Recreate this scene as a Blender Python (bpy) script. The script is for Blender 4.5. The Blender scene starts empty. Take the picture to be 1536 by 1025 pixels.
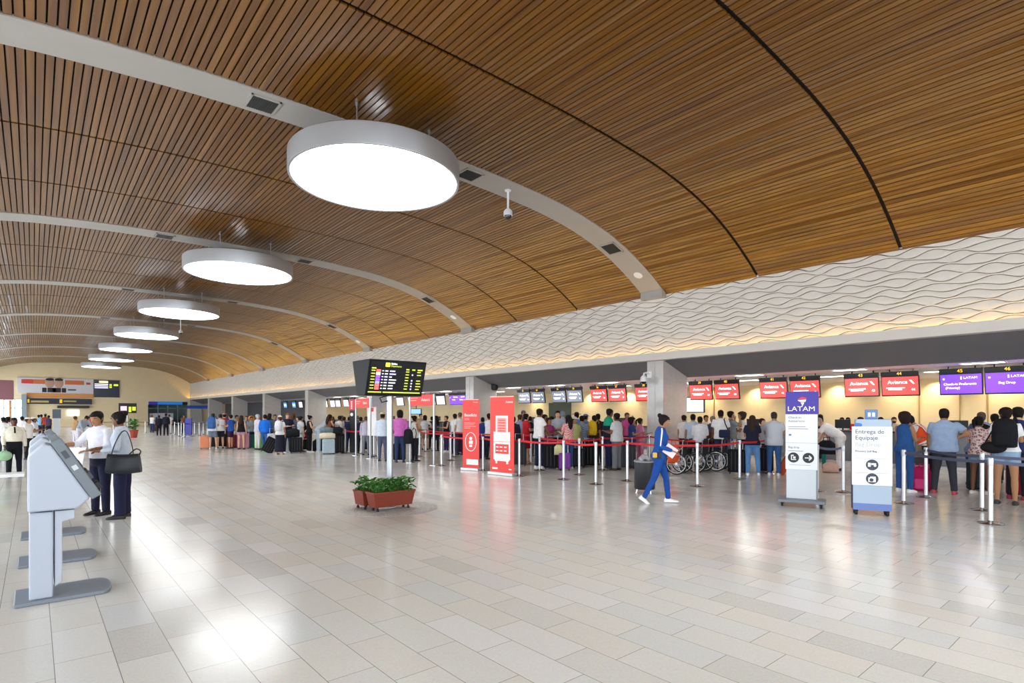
import bpy, bmesh, math, random
from math import sin, cos, pi, atan2, radians, sqrt
from mathutils import Vector, Matrix

RND = random.Random(11)
scene = bpy.context.scene
COL = scene.collection

# ---------------------------------------------------------------- camera geometry
h = 1.68                       # eye height, the unit of most sizes below
F, CX, HY = 844.0, 768.0, 620.0
TH = atan2(718, 844)
ST, CT = sin(TH), cos(TH)


def fl(px, py, z=0.0):
    """point on the floor (or at height z)"""
    d = F * (h - z) / (py - HY)
    r = (px - CX) / F * d
    return Vector((d * ST + r * CT, d * CT - r * ST, z))


def y_on(px, X):
    t = (px - CX) / F
    return X * (CT - ST * t) / (ST + CT * t)


def x_on(px, Y):
    t = (px - CX) / F
    return Y * (ST + CT * t) / (CT - ST * t)


def z_on(py, X, Y):
    return h + (HY - py) / F * (X * ST + Y * CT)


def rot_of(lat, dep):
    """z rotation that lays local +X along a lateral/depth direction"""
    return atan2(-lat * ST + dep * CT, lat * CT + dep * ST)


# ---------------------------------------------------------------- materials
def lin(c):
    if isinstance(c, str):
        c = c.lstrip('#')
        c = [int(c[i:i + 2], 16) / 255 for i in (0, 2, 4)]
    return tuple(x / 12.92 if x <= .04045 else ((x + .055) / 1.055) ** 2.4 for x in c) + (1,)


_M = {}


def mat(col, rough=.6, metal=0., emit=0., coat=0., spec=.5, name=None):
    k = (str(col), rough, metal, emit, coat, spec, name)
    if k in _M:
        return _M[k]
    m = bpy.data.materials.new(name or 'paint')
    m.use_nodes = True
    b = m.node_tree.nodes['Principled BSDF']
    c = lin(col)
    b.inputs['Base Color'].default_value = c
    b.inputs['Roughness'].default_value = rough
    b.inputs['Metallic'].default_value = metal
    b.inputs['Coat Weight'].default_value = coat
    b.inputs['Specular IOR Level'].default_value = spec
    if emit:
        b.inputs['Emission Color'].default_value = c
        b.inputs['Emission Strength'].default_value = emit
    _M[k] = m
    return m


def fabric(col):
    k = ('fab', str(col))
    if k in _M:
        return _M[k]
    m = bpy.data.materials.new('fabric')
    m.use_nodes = True
    nt = m.node_tree
    b = nt.nodes['Principled BSDF']
    b.inputs['Roughness'].default_value = .85
    b.inputs['Specular IOR Level'].default_value = .25
    n = nt.nodes.new('ShaderNodeTexNoise')
    n.inputs['Scale'].default_value = 14
    n.inputs['Detail'].default_value = 3
    tc = nt.nodes.new('ShaderNodeTexCoord')
    nt.links.new(tc.outputs['Object'], n.inputs['Vector'])
    mx = nt.nodes.new('ShaderNodeMix')
    mx.data_type = 'RGBA'
    c = lin(col)
    mx.inputs[6].default_value = tuple(x * .82 for x in c[:3]) + (1,)
    mx.inputs[7].default_value = tuple(min(1, x * 1.15) for x in c[:3]) + (1,)
    nt.links.new(n.outputs['Fac'], mx.inputs[0])
    nt.links.new(mx.outputs[2], b.inputs['Base Color'])
    bp = nt.nodes.new('ShaderNodeBump')
    bp.inputs['Strength'].default_value = .35
    bp.inputs['Distance'].default_value = .03
    nt.links.new(n.outputs['Fac'], bp.inputs['Height'])
    nt.links.new(bp.outputs['Normal'], b.inputs['Normal'])
    _M[k] = m
    return m


def hair_mat(col):
    k = ('hair', str(col))
    if k in _M:
        return _M[k]
    m = fabric(col).copy()
    m.name = 'hair'
    nt = m.node_tree
    b = nt.nodes['Principled BSDF']
    b.inputs['Roughness'].default_value = .62
    b.inputs['Specular IOR Level'].default_value = .18
    n = [x for x in nt.nodes if x.type == 'TEX_NOISE'][0]
    n.inputs['Scale'].default_value = 45
    bp = [x for x in nt.nodes if x.type == 'BUMP'][0]
    bp.inputs['Strength'].default_value = .8
    bp.inputs['Distance'].default_value = .02
    _M[k] = m
    return m


def pattern(kind, ca, cb, cc='#ffffff'):
    """printed cloth: floral, plaid or striped"""
    k = ('pat', kind, ca, cb, cc)
    if k in _M:
        return _M[k]
    m = bpy.data.materials.new(kind + '_cloth')
    m.use_nodes = True
    nt = m.node_tree
    b = nt.nodes['Principled BSDF']
    b.inputs['Roughness'].default_value = .85
    tc = nt.nodes.new('ShaderNodeTexCoord')
    rp = nt.nodes.new('ShaderNodeValToRGB')
    rp.color_ramp.interpolation = 'CONSTANT'
    e = rp.color_ramp.elements
    e[0].color = lin(ca)
    e[1].color = lin(cb)
    if kind == 'floral':
        t = nt.nodes.new('ShaderNodeTexVoronoi')
        t.inputs['Scale'].default_value = 22
        e[0].color = lin(cb)
        e[1].color = lin(ca)
        e[1].position = .32
        x = e.new(.55)
        x.color = lin(cc)
        nt.links.new(t.outputs['Distance'], rp.inputs['Fac'])
    elif kind == 'plaid':
        t = nt.nodes.new('ShaderNodeTexChecker')
        t.inputs['Scale'].default_value = 28
        e[1].position = .5
        nt.links.new(t.outputs['Fac'], rp.inputs['Fac'])
    else:
        t = nt.nodes.new('ShaderNodeTexWave')
        t.inputs['Scale'].default_value = 12
        if kind == 'banded':
            t.bands_direction = 'Z'
        e[1].position = .7
        nt.links.new(t.outputs['Fac'], rp.inputs['Fac'])
    nt.links.new(tc.outputs['Object'], t.inputs['Vector'])
    nt.links.new(rp.outputs['Color'], b.inputs['Base Color'])
    _M[k] = m
    return m


CHROME = mat('#c9cbcf', .22, 1.0, name='brushed_steel')
STEEL = mat('#b4b7bb', .35, .9, name='satin_steel')
BLACK = mat('#101114', .45, name='black_plastic')
RUBBER = mat('#17181a', .7, name='black_rubber')
WHITE = mat('#eef0f2', .4, name='white_enamel')
GREY = mat('#8c9198', .45, name='grey_enamel')


# ---------------------------------------------------------------- mesh building
class MB:
    def __init__(s):
        s.v, s.f, s.m, s.cur = [], [], [], 0

    def add(s, vs, fs):
        o = len(s.v)
        s.v += [tuple(p) for p in vs]
        for f in fs:
            s.f.append([i + o for i in f])
            s.m.append(s.cur)

    def box(s, x0, x1, y0, y1, z0, z1, M=None):
        vs = [Vector((x, y, z)) for x in (x0, x1) for y in (y0, y1) for z in (z0, z1)]
        if M is not None:
            vs = [M @ p for p in vs]
        s.add(vs, [(0, 1, 3, 2), (4, 6, 7, 5), (0, 4, 5, 1), (2, 3, 7, 6), (0, 2, 6, 4), (1, 5, 7, 3)])
        return s

    def loft(s, rings, cap=True):
        n = len(rings[0])
        vs = [p for r in rings for p in r]
        fs = []
        for i in range(len(rings) - 1):
            for j in range(n):
                k = (j + 1) % n
                fs.append((i * n + j, i * n + k, (i + 1) * n + k, (i + 1) * n + j))
        if cap:
            fs.append(tuple(range(n - 1, -1, -1)))
            fs.append(tuple(range((len(rings) - 1) * n, len(rings) * n)))
        s.add(vs, fs)
        return s

    def tube(s, pts, rad, seg=8, cap=True, flat=1.0, side=None):
        pts = [Vector(p) for p in pts]
        if not isinstance(rad, (list, tuple)):
            rad = [rad] * len(pts)
        t0 = (pts[1] - pts[0]).normalized()
        ref = Vector(side) if side is not None else (Vector((1, 0, 0)) if abs(t0.x) < .8 else Vector((0, 1, 0)))
        u = (ref - t0 * ref.dot(t0)).normalized()
        rings = []
        for i, p in enumerate(pts):
            if i == 0:
                t = t0
            elif i == len(pts) - 1:
                t = (pts[i] - pts[i - 1]).normalized()
            else:
                t = ((pts[i + 1] - pts[i]).normalized() + (pts[i] - pts[i - 1]).normalized())
                t = t.normalized() if t.length > 1e-6 else t0
            u = (u - t * u.dot(t))
            u = u.normalized() if u.length > 1e-6 else ref
            w = t.cross(u)
            r = rad[i]
            rings.append([p + u * (r * cos(2 * pi * k / seg)) + w * (r * flat * sin(2 * pi * k / seg)) for k in range(seg)])
        return s.loft(rings, cap)

    def lathe(s, prof, seg=20, c=(0, 0, 0), M=None):
        c = Vector(c)
        rings = [[Vector((max(r, 1e-4) * cos(2 * pi * k / seg), max(r, 1e-4) * sin(2 * pi * k / seg), z)) + c for k in range(seg)] for r, z in prof]
        if M is not None:
            rings = [[M @ p for p in r] for r in rings]
        return s.loft(rings)

    def ell(s, c, r, seg=10, rings=7, M=None):
        if not isinstance(r, (list, tuple)):
            r = (r, r, r)
        c = Vector(c)
        rr = []
        for i in range(rings + 1):
            a = -pi / 2 + pi * i / rings
            q = max(cos(a), .02)
            rr.append([Vector((r[0] * q * cos(2 * pi * k / seg), r[1] * q * sin(2 * pi * k / seg), r[2] * sin(a))) for k in range(seg)])
        rr = [[(M @ p if M is not None else p) + c for p in ring] for ring in rr]
        return s.loft(rr)

    def mesh(s, name):
        me = bpy.data.meshes.new(name)
        me.from_pydata(s.v, [], s.f)
        me.polygons.foreach_set('material_index', s.m)
        return me

    def build(s, name, mats, parent=None, smooth=False, bevel=0., loc=None, fix=True):
        me = s.mesh(name)
        for m in (mats if isinstance(mats, (list, tuple)) else [mats]):
            me.materials.append(m)
        if fix:
            bm = bmesh.new()
            bm.from_mesh(me)
            bmesh.ops.recalc_face_normals(bm, faces=bm.faces)
            bm.to_mesh(me)
            bm.free()
        if smooth:
            me.polygons.foreach_set('use_smooth', [True] * len(me.polygons))
            me.set_sharp_from_angle(angle=radians(smooth if smooth is not True else 50))
        o = bpy.data.objects.new(name, me)
        COL.objects.link(o)
        if parent is not None:
            o.parent = parent
        if loc is not None:
            o.location = loc
        if bevel:
            b = o.modifiers.new('Bevel', 'BEVEL')
            b.width = bevel
            b.segments = 2
            b.limit_method = 'ANGLE'
        return o


def spline(pts, n=5):
    p = [Vector(q) for q in pts]
    out = []
    for i in range(len(p) - 1):
        a, b, c, d = p[max(i - 1, 0)], p[i], p[i + 1], p[min(i + 2, len(p) - 1)]
        for k in range(n):
            t = k / n
            out.append(.5 * (2 * b + (c - a) * t + (2 * a - 5 * b + 4 * c - d) * t * t + (3 * b - a - 3 * c + d) * t ** 3))
    return out + [p[-1]]


def tag(o, label, cat, group=None, kind=None):
    o['label'] = label
    o['category'] = cat
    if group:
        o['group'] = group
    if kind:
        o['kind'] = kind
    return o


def thing(name, label, cat, loc=(0, 0, 0), rz=0., group=None, scale=None):
    o = bpy.data.objects.new(name, None)
    o.empty_display_size = .2
    COL.objects.link(o)
    o.location = loc
    o.rotation_euler = (0, 0, rz)
    if scale:
        o.scale = (scale,) * 3
    return tag(o, label, cat, group)


def struct(o, label=None):
    o['kind'] = 'structure'
    if label:
        o['label'] = label
        o['category'] = o.name.split('.')[0].split('_')[0]
    return o


def text(name, body, size, m, parent, loc, align='CENTER', rot=(pi / 2, 0, 0), sx=1., ext=.002):
    """raised lettering that reads from local -Y, as a real mesh"""
    c = bpy.data.curves.new(name, 'FONT')
    c.body = body
    c.size = size
    c.align_x = align
    c.align_y = 'CENTER'
    c.extrude = ext
    c.resolution_u = 3
    c.materials.append(m)
    o = bpy.data.objects.new(name, c)
    COL.objects.link(o)
    o.parent = parent
    o.location = loc
    o.rotation_euler = rot
    o.scale = (sx, 1, 1)
    return o


# ---------------------------------------------------------------- people
SKIN = {'b': '#5c382a', 'd': '#77503a', 'm': '#a87a58', 'l': '#d0a284'}
ARM = {
    'down': ((.16, .02, -1), (.06, .16, -1)),
    'fwd': ((.14, .22, -1), (-.22, 1, .22)),
    'hold': ((.14, .0, -1), (-.2, .95, -.25)),
    'hip': ((.85, -.35, -.75), (-.85, .3, -.35)),
    'fold': ((.18, .32, -1), (-1, .4, .12)),
    'up': ((.3, .75, .25), (-.35, .25, 1)),
    'reach': ((.12, .7, -.75), (.0, 1, -.12)),
    'low': ((.12, .5, -1), (-.05, .6, -1)),
    'back': ((.16, -.25, -1), (.04, -.1, -1)),
    'bag': ((.2, .05, -1), (.0, .55, -.7)),
    'face': ((.25, .7, -.45), (-.35, -.05, 1)),
}
PENDING = []
TAKEN = []                     # (x, y, radius) of what already stands on the floor


def clear_spot(P, r, keep=True):
    """the nearest free spot on the floor around P, looked for along the line of sight"""
    u = Vector((P.x, P.y, 0)).normalized()
    for k in range(60):
        for s in (1, -1):
            Q = P + u * (s * k * .06)
            if all((Q.x - x) ** 2 + (Q.y - y) ** 2 > (r + q) ** 2 for x, y, q in TAKEN) and not (12.2 * 1.68 < Q.x + .2 and Q.x < 12.95 * 1.68 and Q.y < 48):
                if keep:
                    TAKEN.append((Q.x, Q.y, r))
                return Q
    TAKEN.append((P.x, P.y, r))
    return P


def person(px, hy, fy, label, face=0, fem=False, skin='m', hair='s', hcol='#17110e', top='#dddddd', sleeve='short',
           legs='trousers', lcol='#20242e', shoe='#1a1a1c', arms=('down', 'down'), stance='stand', lean=0., look=(0, 0),
           hem=.86, group='travellers queueing at the check-in desks', vox=None, wide=1., extra=(), hatcol='#d9cfae', pos=None, neck=1.47, H=None):
    P = Vector(pos) if pos is not None else clear_spot(fl(px, fy), .235 * wide)
    d = P.x * ST + P.y * CT
    lean_cut = 1.0
    if H is None:
        H = max(1.52, h + (HY - hy) / F * d)
    S = H / 1.70
    away = atan2(P.y, P.x)
    rz = away - radians(face) - pi / 2
    root = thing('person', label, 'person', P, rz, group, S)
    if vox is None:
        vox = .012 if d < 10 else (.018 if d < 18 else .026)
    near = d < 14
    q = radians(lean)
    HIP = Vector((0, 0, .92))

    def T(p):
        p = Vector(p)
        if p.z <= .92:
            return p
        k = min(1, (p.z - .92) / .12)
        v = p - HIP
        a = q * k
        return HIP + Vector((v.x, v.y * cos(a) + v.z * sin(a), -v.y * sin(a) + v.z * cos(a)))

    yaw, pit = radians(look[0]), radians(look[1])
    NK = Vector((0, .0, 1.47))

    def HT(p):
        v = Vector(p) - NK
        v = Vector((v.x, v.y * cos(pit) - v.z * sin(pit), v.y * sin(pit) + v.z * cos(pit)))
        v = Vector((v.x * cos(yaw) - v.y * sin(yaw), v.x * sin(yaw) + v.y * cos(yaw), v.z))
        return T(NK + v)

    def ring(z, rx, ry, yo=0., n=16, f=T, xo=0.):
        return [f((xo + rx * cos(2 * pi * k / n), yo + ry * sin(2 * pi * k / n), z)) for k in range(n)]

    sh = (.158 if fem else .178) * (1 + (wide - 1) * .4)
    if fem:
        TOR = [(.80, .10, .09, 0), (.86, .168, .118, -.01), (.93, .172, .122, -.012), (1.02, .138, .098, 0), (1.10, .128, .092, .005),
               (1.20, .142, .108, .012), (1.27, .15, .122, .018), (1.35, .155, .102, 0), (1.405, .135, .082, -.005), (1.44, .085, .066, -.005), (1.465, .05, .052, 0)]
    else:
        TOR = [(.80, .10, .09, 0), (.86, .16, .115, -.008), (.93, .165, .118, -.008), (1.02, .152, .108, 0), (1.12, .155, .11, .004),
               (1.24, .172, .12, .008), (1.33, .18, .115, 0), (1.395, .165, .092, -.005), (1.435, .105, .072, -.005), (1.465, .058, .058, 0)]
    TOR = [(z, rx * (wide if z < 1.36 else 1), ry * (1 + (wide - 1) * 1.3 if z < 1.30 else 1), yo) for z, rx, ry, yo in TOR]
    body = MB()
    body.loft([ring(*t) for t in TOR])
    nk = .050 if fem else .058
    body.tube([T((0, -.005, 1.42)), T((0, .0, 1.47)), HT((0, .008, 1.54))], [nk * 1.15, nk, nk], 12)
    HEAD = [(1.478, .022, .02, .07), (1.49, .042, .046, .05), (1.515, .057, .068, .032), (1.545, .066, .082, .02), (1.58, .071, .09, .012), (1.615, .074, .096, .006),
            (1.65, .07, .092, .002), (1.678, .055, .072, -.002), (1.694, .032, .042, -.004), (1.70, .008, .01, -.004)]
    body.loft([ring(*t, f=HT) for t in HEAD])
    body.tube([HT((0, .098, 1.598)), HT((0, .108, 1.575)), HT((0, .118, 1.556)), HT((0, .10, 1.548))], [.007, .010, .014, .010], 8)
    for s in (-1, 1):
        body.ell(HT((s * .076, -.004, 1.578)), (.012, .02, .03), 8, 6)
        body.ell(HT((s * .034, .098, 1.612)), (.024, .010, .008), 8, 5)
    body.ell(HT((0, .092, 1.527)), (.024, .012, .010), 8, 5)
    fing = MB()
    arms_pts = {}
    for s, spec in ((-1, arms[0]), (1, arms[1])):
        ud, fd = ARM[spec] if isinstance(spec, str) else spec
        ud = Vector((ud[0] * s, ud[1], ud[2])).normalized()
        fd = Vector((fd[0] * s, fd[1], fd[2])).normalized()
        a = T((s * sh, -.005, 1.385))
        e = a + ud * .285
        w = e + fd * .245
        arms_pts[s] = (a, e, w, fd)
        k = .88 if fem else 1.
        body.tube([a + Vector((-s * .07, 0, -.015)), a, a.lerp(e, .35), a.lerp(e, .8), e, e.lerp(w, .3), e.lerp(w, .7), w],
                  [.05 * k, .056 * k, .05 * k, .042 * k, .039 * k, .041 * k, .034 * k, .027 * k], 10)
        ax = Vector((0, 1, 0)) if abs(fd.y) < .75 else Vector((-s, 0, .0))
        sp = (ax - fd * ax.dot(fd)).normalized()
        n = fd.cross(sp) * (1 if (fd.cross(sp)).x * s < 0 else -1) if abs(fd.y) < .75 else Vector((0, 0, -1))
        n = (n - fd * n.dot(fd)).normalized()
        body.tube([w - fd * .01, w + fd * .03, w + fd * .075, w + fd * .09], [.024, .034, .036, .03], 10, flat=.5, side=sp)
        for i in range(4):
            b0 = w + fd * .082 + sp * ((1.5 - i) * .0185)
            L = (.068, .078, .072, .056)[i]
            p1 = b0 + fd * L * .5 + n * .006
            p2 = p1 + (fd * .8 + n * .6).normalized() * L * .32
            p3 = p2 + (fd * .45 + n * .9).normalized() * L * .25
            fing.tube([b0 - fd * .012, b0, p1, p2, p3], [.0085, .0088, .0082, .0074, .005], 6)
        t0 = w + fd * .03 + sp * .028
        td = (fd * .75 + sp * .65 + n * .3).normalized()
        fing.tube([t0 - td * .012, t0 + td * .02, t0 + td * .045, t0 + td * .045 + (fd + n * .4).normalized() * .022], [.0105, .0105, .0095, .0065], 6)
    hx = .088 if not fem else .092
    if stance == 'walk':
        LEG = {-1: ((0, .36, -1), (0, .1, -1), 0), 1: ((0, -.30, -1), (0, -.52, -1), 35)}
    elif stance == 'walk2':
        LEG = {1: ((0, .36, -1), (0, .1, -1), 0), -1: ((0, -.30, -1), (0, -.52, -1), 35)}
    elif stance == 'wide':
        LEG = {s: ((.12, .0, -1), (.07, -.01, -1), 0) for s in (-1, 1)}
    elif stance == 'sit':
        LEG = {s: ((.08, 1, -.05), (.0, .12, -1), 0) for s in (-1, 1)}
    elif stance == 'shift':
        LEG = {-1: ((.05, .0, -1), (.02, -.02, -1), 0), 1: ((.12, .14, -1), (.06, -.04, -1), 0)}
    else:
        LEG = {s: ((.05, .01, -1), (.02, -.015, -1), 0) for s in (-1, 1)}
    jl, low = {}, 9
    for s in (-1, 1):
        td, sd, tp = LEG[s]
        a = Vector((s * hx, 0, .86))
        kn = a + Vector((td[0] * s, td[1], td[2])).normalized() * .40
        an = kn + Vector((sd[0] * s, sd[1], sd[2])).normalized() * .385
        jl[s] = (a, kn, an, tp)
        low = min(low, an.z - (.045 if tp else 0))
    dz = .075 - low
    gk = .95 if fem else 1.
    for s in (-1, 1):
        a, kn, an, tp = jl[s]
        body.tube([a + Vector((0, 0, .02)), a.lerp(kn, .25), a.lerp(kn, .7), kn, kn.lerp(an, .3), kn.lerp(an, .7), an, an - Vector((0, 0, .03))],
                  [.085, .083 * gk, .064 * gk, .054 * gk, .056 * gk, .044 * gk, .034, .034], 12)
        fr = Matrix.Rotation(-radians(tp), 3, 'X')
        body.tube([an + fr @ Vector((0, -.045, -.045)), an + fr @ Vector((0, .05, -.045)), an + fr @ Vector((s * .01, .15, -.055))], [.034, .038, .028], 10, flat=.75)
    up = Vector((0, 0, dz))
    body.v = [(x, y, z + dz) for x, y, z in body.v]
    fing.v = [(x, y, z + dz) for x, y, z in fing.v]
    sk = mat(SKIN[skin], .55, spec=.35, name='skin')
    # eyes, brows and lips
    if d < 40:
        for s in (-1, 1):
            fing.cur = 1
            fing.ell(HT((s * .033, .0915, 1.597)) + up, (.0135, .009, .0058), 8, 6)
            fing.cur = 2
            fing.ell(HT((s * .033, .0975, 1.597)) + up, (.0072, .0045, .0056), 8, 5)
            fing.tube([HT((s * .018, .1045, 1.617)) + up, HT((s * .035, .105, 1.621)) + up, HT((s * .054, .094, 1.616)) + up], .004, 5)
        fing.cur = 3
        fing.tube([HT((-.024, .094, 1.526)) + up, HT((0, .1045, 1.527)) + up, HT((.024, .094, 1.526)) + up], [.003, .006, .003], 6)
    bo = body.build('body', [sk, mat('#c9c0b8', .4, name='eye_white'), mat(hcol, .6, name='dark_hair'), mat('#7a3d36', .5, name='lips')], root, fix=False)
    PENDING.append((bo, fing, vox))
    W = lambda p: Vector(p) + up
    cl = .014 if near else .02

    # ---- hair
    if hair:
        hm = hair_mat(hcol)
        hb = MB()

        def hat_r(z):
            for (z0, a0, b0, y0), (z1, a1, b1, y1) in zip(HEAD, HEAD[1:]):
                if z0 <= z <= z1:
                    k = (z - z0) / (z1 - z0)
                    return a0 + (a1 - a0) * k, b0 + (b1 - b0) * k, y0 + (y1 - y0) * k
            return .008, .01, -.004
        grow = {'x': 1.42, 'l': 1.14, 'n': 1.04}.get(hair, 1.10)
        n = 18
        rows = []
        for i in range(8):
            row = []
            for k in range(n):
                a = 2 * pi * k / n
                fr = sin(a)
                lo = 1.638 if fr > .55 else (1.60 if fr > .2 else (1.555 if fr > -.2 else 1.505))
                if hair in 'lx' and fr < .35:
                    lo -= .04
                z = 1.6995 - (1.6995 - lo) * (i / 7) ** 1.25
                rx, ry, yo = hat_r(z)
                g = grow * (1 + .03 * sin(5 * a + i * 2.1))
                zz = 1.6 + (z - 1.6) * (1 + (grow - 1) * .95)
                row.append(W(HT((rx * g * cos(a) + .004 * cos(a), yo + (ry * g + .004) * sin(a) - .006, zz))))
            rows.append(row)
        rows.append([W(HT((0.02 * cos(2 * pi * k / n), .0, 1.60))) for k in range(n)])
        hb.loft(rows)
        if hair == 'l':
            hb.tube([W(HT((0, -.05, 1.66))), W(HT((0, -.088, 1.58))), W(HT((0, -.10, 1.50))), W(HT((0, -.115, 1.42))), W(HT((0, -.125, 1.33))), W(HT((0, -.12, 1.25)))],
                    [.05, .085, .088, .085, .075, .03], 12, flat=.5, side=(1, 0, 0))
            for s in (-1, 1):
                hb.tube([W(HT((s * .06, .0, 1.62))), W(HT((s * .08, -.01, 1.54))), W(HT((s * .085, -.03, 1.44))), W(HT((s * .075, -.06, 1.34)))], [.02, .028, .03, .012], 8)
        if hair == 'b':
            hb.ell(W(HT((0, -.105, 1.66))), (.045, .04, .045), 10, 8)
        if hair == 'p':
            hb.ell(W(HT((0, -.10, 1.645))), (.03, .03, .03), 8, 6)
            hb.tube([W(HT((0, -.105, 1.65))), W(HT((0, -.15, 1.62))), W(HT((0, -.155, 1.53))), W(HT((0, -.13, 1.44)))], [.022, .03, .032, .008], 10)
        hb.build('hair', hm, root, smooth=True)
        if hair in ('c', 'h'):
            cb = MB()
            rows = []
            for i in range(7):
                z = 1.6995 - .075 * (i / 6) ** 1.3
                rx, ry, yo = hat_r(z)
                rows.append([W(HT((rx * 1.2 * cos(2 * pi * k / 16), yo + ry * 1.17 * sin(2 * pi * k / 16), z + .022))) for k in range(16)])
            cb.loft(rows)
            if hair == 'h':
                br = [W(HT((.165 * cos(2 * pi * k / 20), .18 * sin(2 * pi * k / 20), 1.640 - .01 * cos(4 * pi * k / 20)))) for k in range(20)]
                br2 = [W(HT((.08 * cos(2 * pi * k / 20), .10 * sin(2 * pi * k / 20), 1.655))) for k in range(20)]
                br3 = [p + Vector((0, 0, .006)) for p in br]
                cb.loft([br2, br, br3])
            else:
                cb.add([W(HT(p)) for p in ((-.07, .07, 1.652), (.07, .07, 1.652), (.055, .17, 1.635), (-.055, .17, 1.635), (-.07, .07, 1.66), (.07, .07, 1.66), (.055, .17, 1.642), (-.055, .17, 1.642))],
                       [(0, 3, 2, 1), (4, 5, 6, 7), (0, 1, 5, 4), (1, 2, 6, 5), (2, 3, 7, 6), (3, 0, 4, 7)])
            cb.build('hat', fabric(hatcol), root, smooth=True)
    # ---- top
    tm = top if not isinstance(top, str) else fabric(top)
    sb = MB()

    def wr(z, a):
        return 1 + .016 * sin(3 * a + z * 23) + .010 * sin(7 * a - z * 31)
    rows = []
    dress = legs == 'dress'
    hemz = .50 if dress else hem
    zs = [t for t in TOR if t[0] >= max(hemz, .86)]
    if hemz < .86:
        rows.append((hemz, .215 if dress else .185, .19 if dress else .145, 0))
        if dress:
            rows.append((.70, .195, .16, 0))
    for z, rx, ry, yo in zs:
        rows.append((z, rx, ry, yo))
    sb2 = []
    for z, rx, ry, yo in rows:
        c2 = cl + (.012 if 1.0 < z < 1.2 else 0) + (.018 if z < .98 else 0)
        n = 20
        sb2.append([W(T(((rx + c2) * wr(z, 2 * pi * k / n) * cos(2 * pi * k / n), yo + (ry + c2) * wr(z, 2 * pi * k / n) * sin(2 * pi * k / n), z))) for k in range(n)])
    sb.loft(sb2)
    for s in (-1, 1):
        a, e, w, fd = arms_pts[s]
        k = .9 if fem else 1.
        if sleeve == 'none':
            continue
        a0 = a + Vector((-s * .085, 0, -.022))
        if sleeve == 'short':
            pts, rr = [a0, a, a.lerp(e, .3), a.lerp(e, .66)], [.05, .064, .064, .064]
        elif sleeve == 'elbow':
            pts, rr = [a0, a, a.lerp(e, .4), e, e.lerp(w, .25)], [.05, .064, .06, .054, .052]
        else:
            pts, rr = [a0, a, a.lerp(e, .4), a.lerp(e, .85), e, e.lerp(w, .25), e.lerp(w, .7), e.lerp(w, .97)], [.05, .064, .06, .053, .052, .051, .045, .037]
        sb.tube([W(p) for p in pts], [r * k + (0 if near else .004) for r in rr], 12)
    if sleeve != 'none' and near:
        sb.tube([W(T((.062 * cos(t * pi / 6), .062 * sin(t * pi / 6) + .002, 1.462 - .012 * sin(t * pi / 6)))) for t in range(13)], .011, 6)
    PENDING.append((sb.build('dress' if dress else 'shirt', tm, root, fix=False), None, max(vox, .015)))
    # ---- lower clothing
    if legs != 'dress':
        lm = lcol if not isinstance(lcol, str) else fabric(lcol)
        lb = MB()
        if legs == 'skirt':
            lb.loft([[W((rx * cos(2 * pi * k / 20) * (1 + .03 * sin(5 * pi * k / 5)), ry * sin(2 * pi * k / 20), z)) for k in range(20)] for z, rx, ry in
                     ((.12, .24, .22), (.45, .21, .19), (.75, .195, .165), (.92, .185, .135), (1.0, .16, .12))])
        else:
            lb.loft([[W(p) for p in ring(z, (rx + .012 + cl * .5), (ry + .012 + cl * .6), yo, 16)] for z, rx, ry, yo in TOR if z <= 1.03])
            for s in (-1, 1):
                a, kn, an, tp = jl[s]
                loose = .012 if legs == 'loose' else 0
                if legs == 'shorts':
                    pts, rr = [a + Vector((0, 0, .03)), a.lerp(kn, .3), a.lerp(kn, .72)], [.098, .10, .097]
                elif legs == 'mini':
                    pts, rr = [a + Vector((0, 0, .03)), a.lerp(kn, .15), a.lerp(kn, .34)], [.1, .104, .104]
                else:
                    t = .0 if legs != 'tight' else -.008
                    pts = [a + Vector((0, 0, .03)), a.lerp(kn, .3), a.lerp(kn, .75), kn, kn.lerp(an, .3), kn.lerp(an, .75), an + Vector((0, 0, -.012))]
                    rr = [.096, .096 + t, .08 + t + loose, .069 + t + loose, .068 + t + loose, .06 + t + loose * 1.5, .058 + t + loose * 2]
                lb.tube([W(p) for p in pts], rr, 12)
        lo_ = lb.build({'shorts': 'shorts', 'mini': 'shorts', 'skirt': 'skirt'}.get(legs, 'trousers'), lm, root, fix=False)
        PENDING.append((lo_, None, max(vox, .015)))
    # ---- shoes
    if shoe:
        for s in (-1, 1):
            a, kn, an, tp = jl[s]
            fr = Matrix.Rotation(-radians(tp), 3, 'X')
            b = MB()
            rings = []
            for y, wd, ht in ((-.075, .018, .045), (-.065, .034, .075), (-.02, .038, .082), (.04, .042, .07), (.11, .047, .05), (.16, .042, .04), (.188, .026, .028), (.195, .012, .018)):
                rg = []
                for k in range(12):
                    t = 2 * pi * k / 12
                    zz = (-.075 + max(0, .5 + .5 * sin(t)) * ht) if sin(t) > -.3 else -.075
                    rg.append(W(an + fr @ Vector((wd * cos(t), y, zz))))
                rings.append(rg)
            b.loft(rings)
            b.build('shoe', mat(shoe, .5, name='shoe_leather'), root, smooth=True)
    root['_h'] = dz
    return root, arms_pts, W, T, HT, jl


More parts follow.
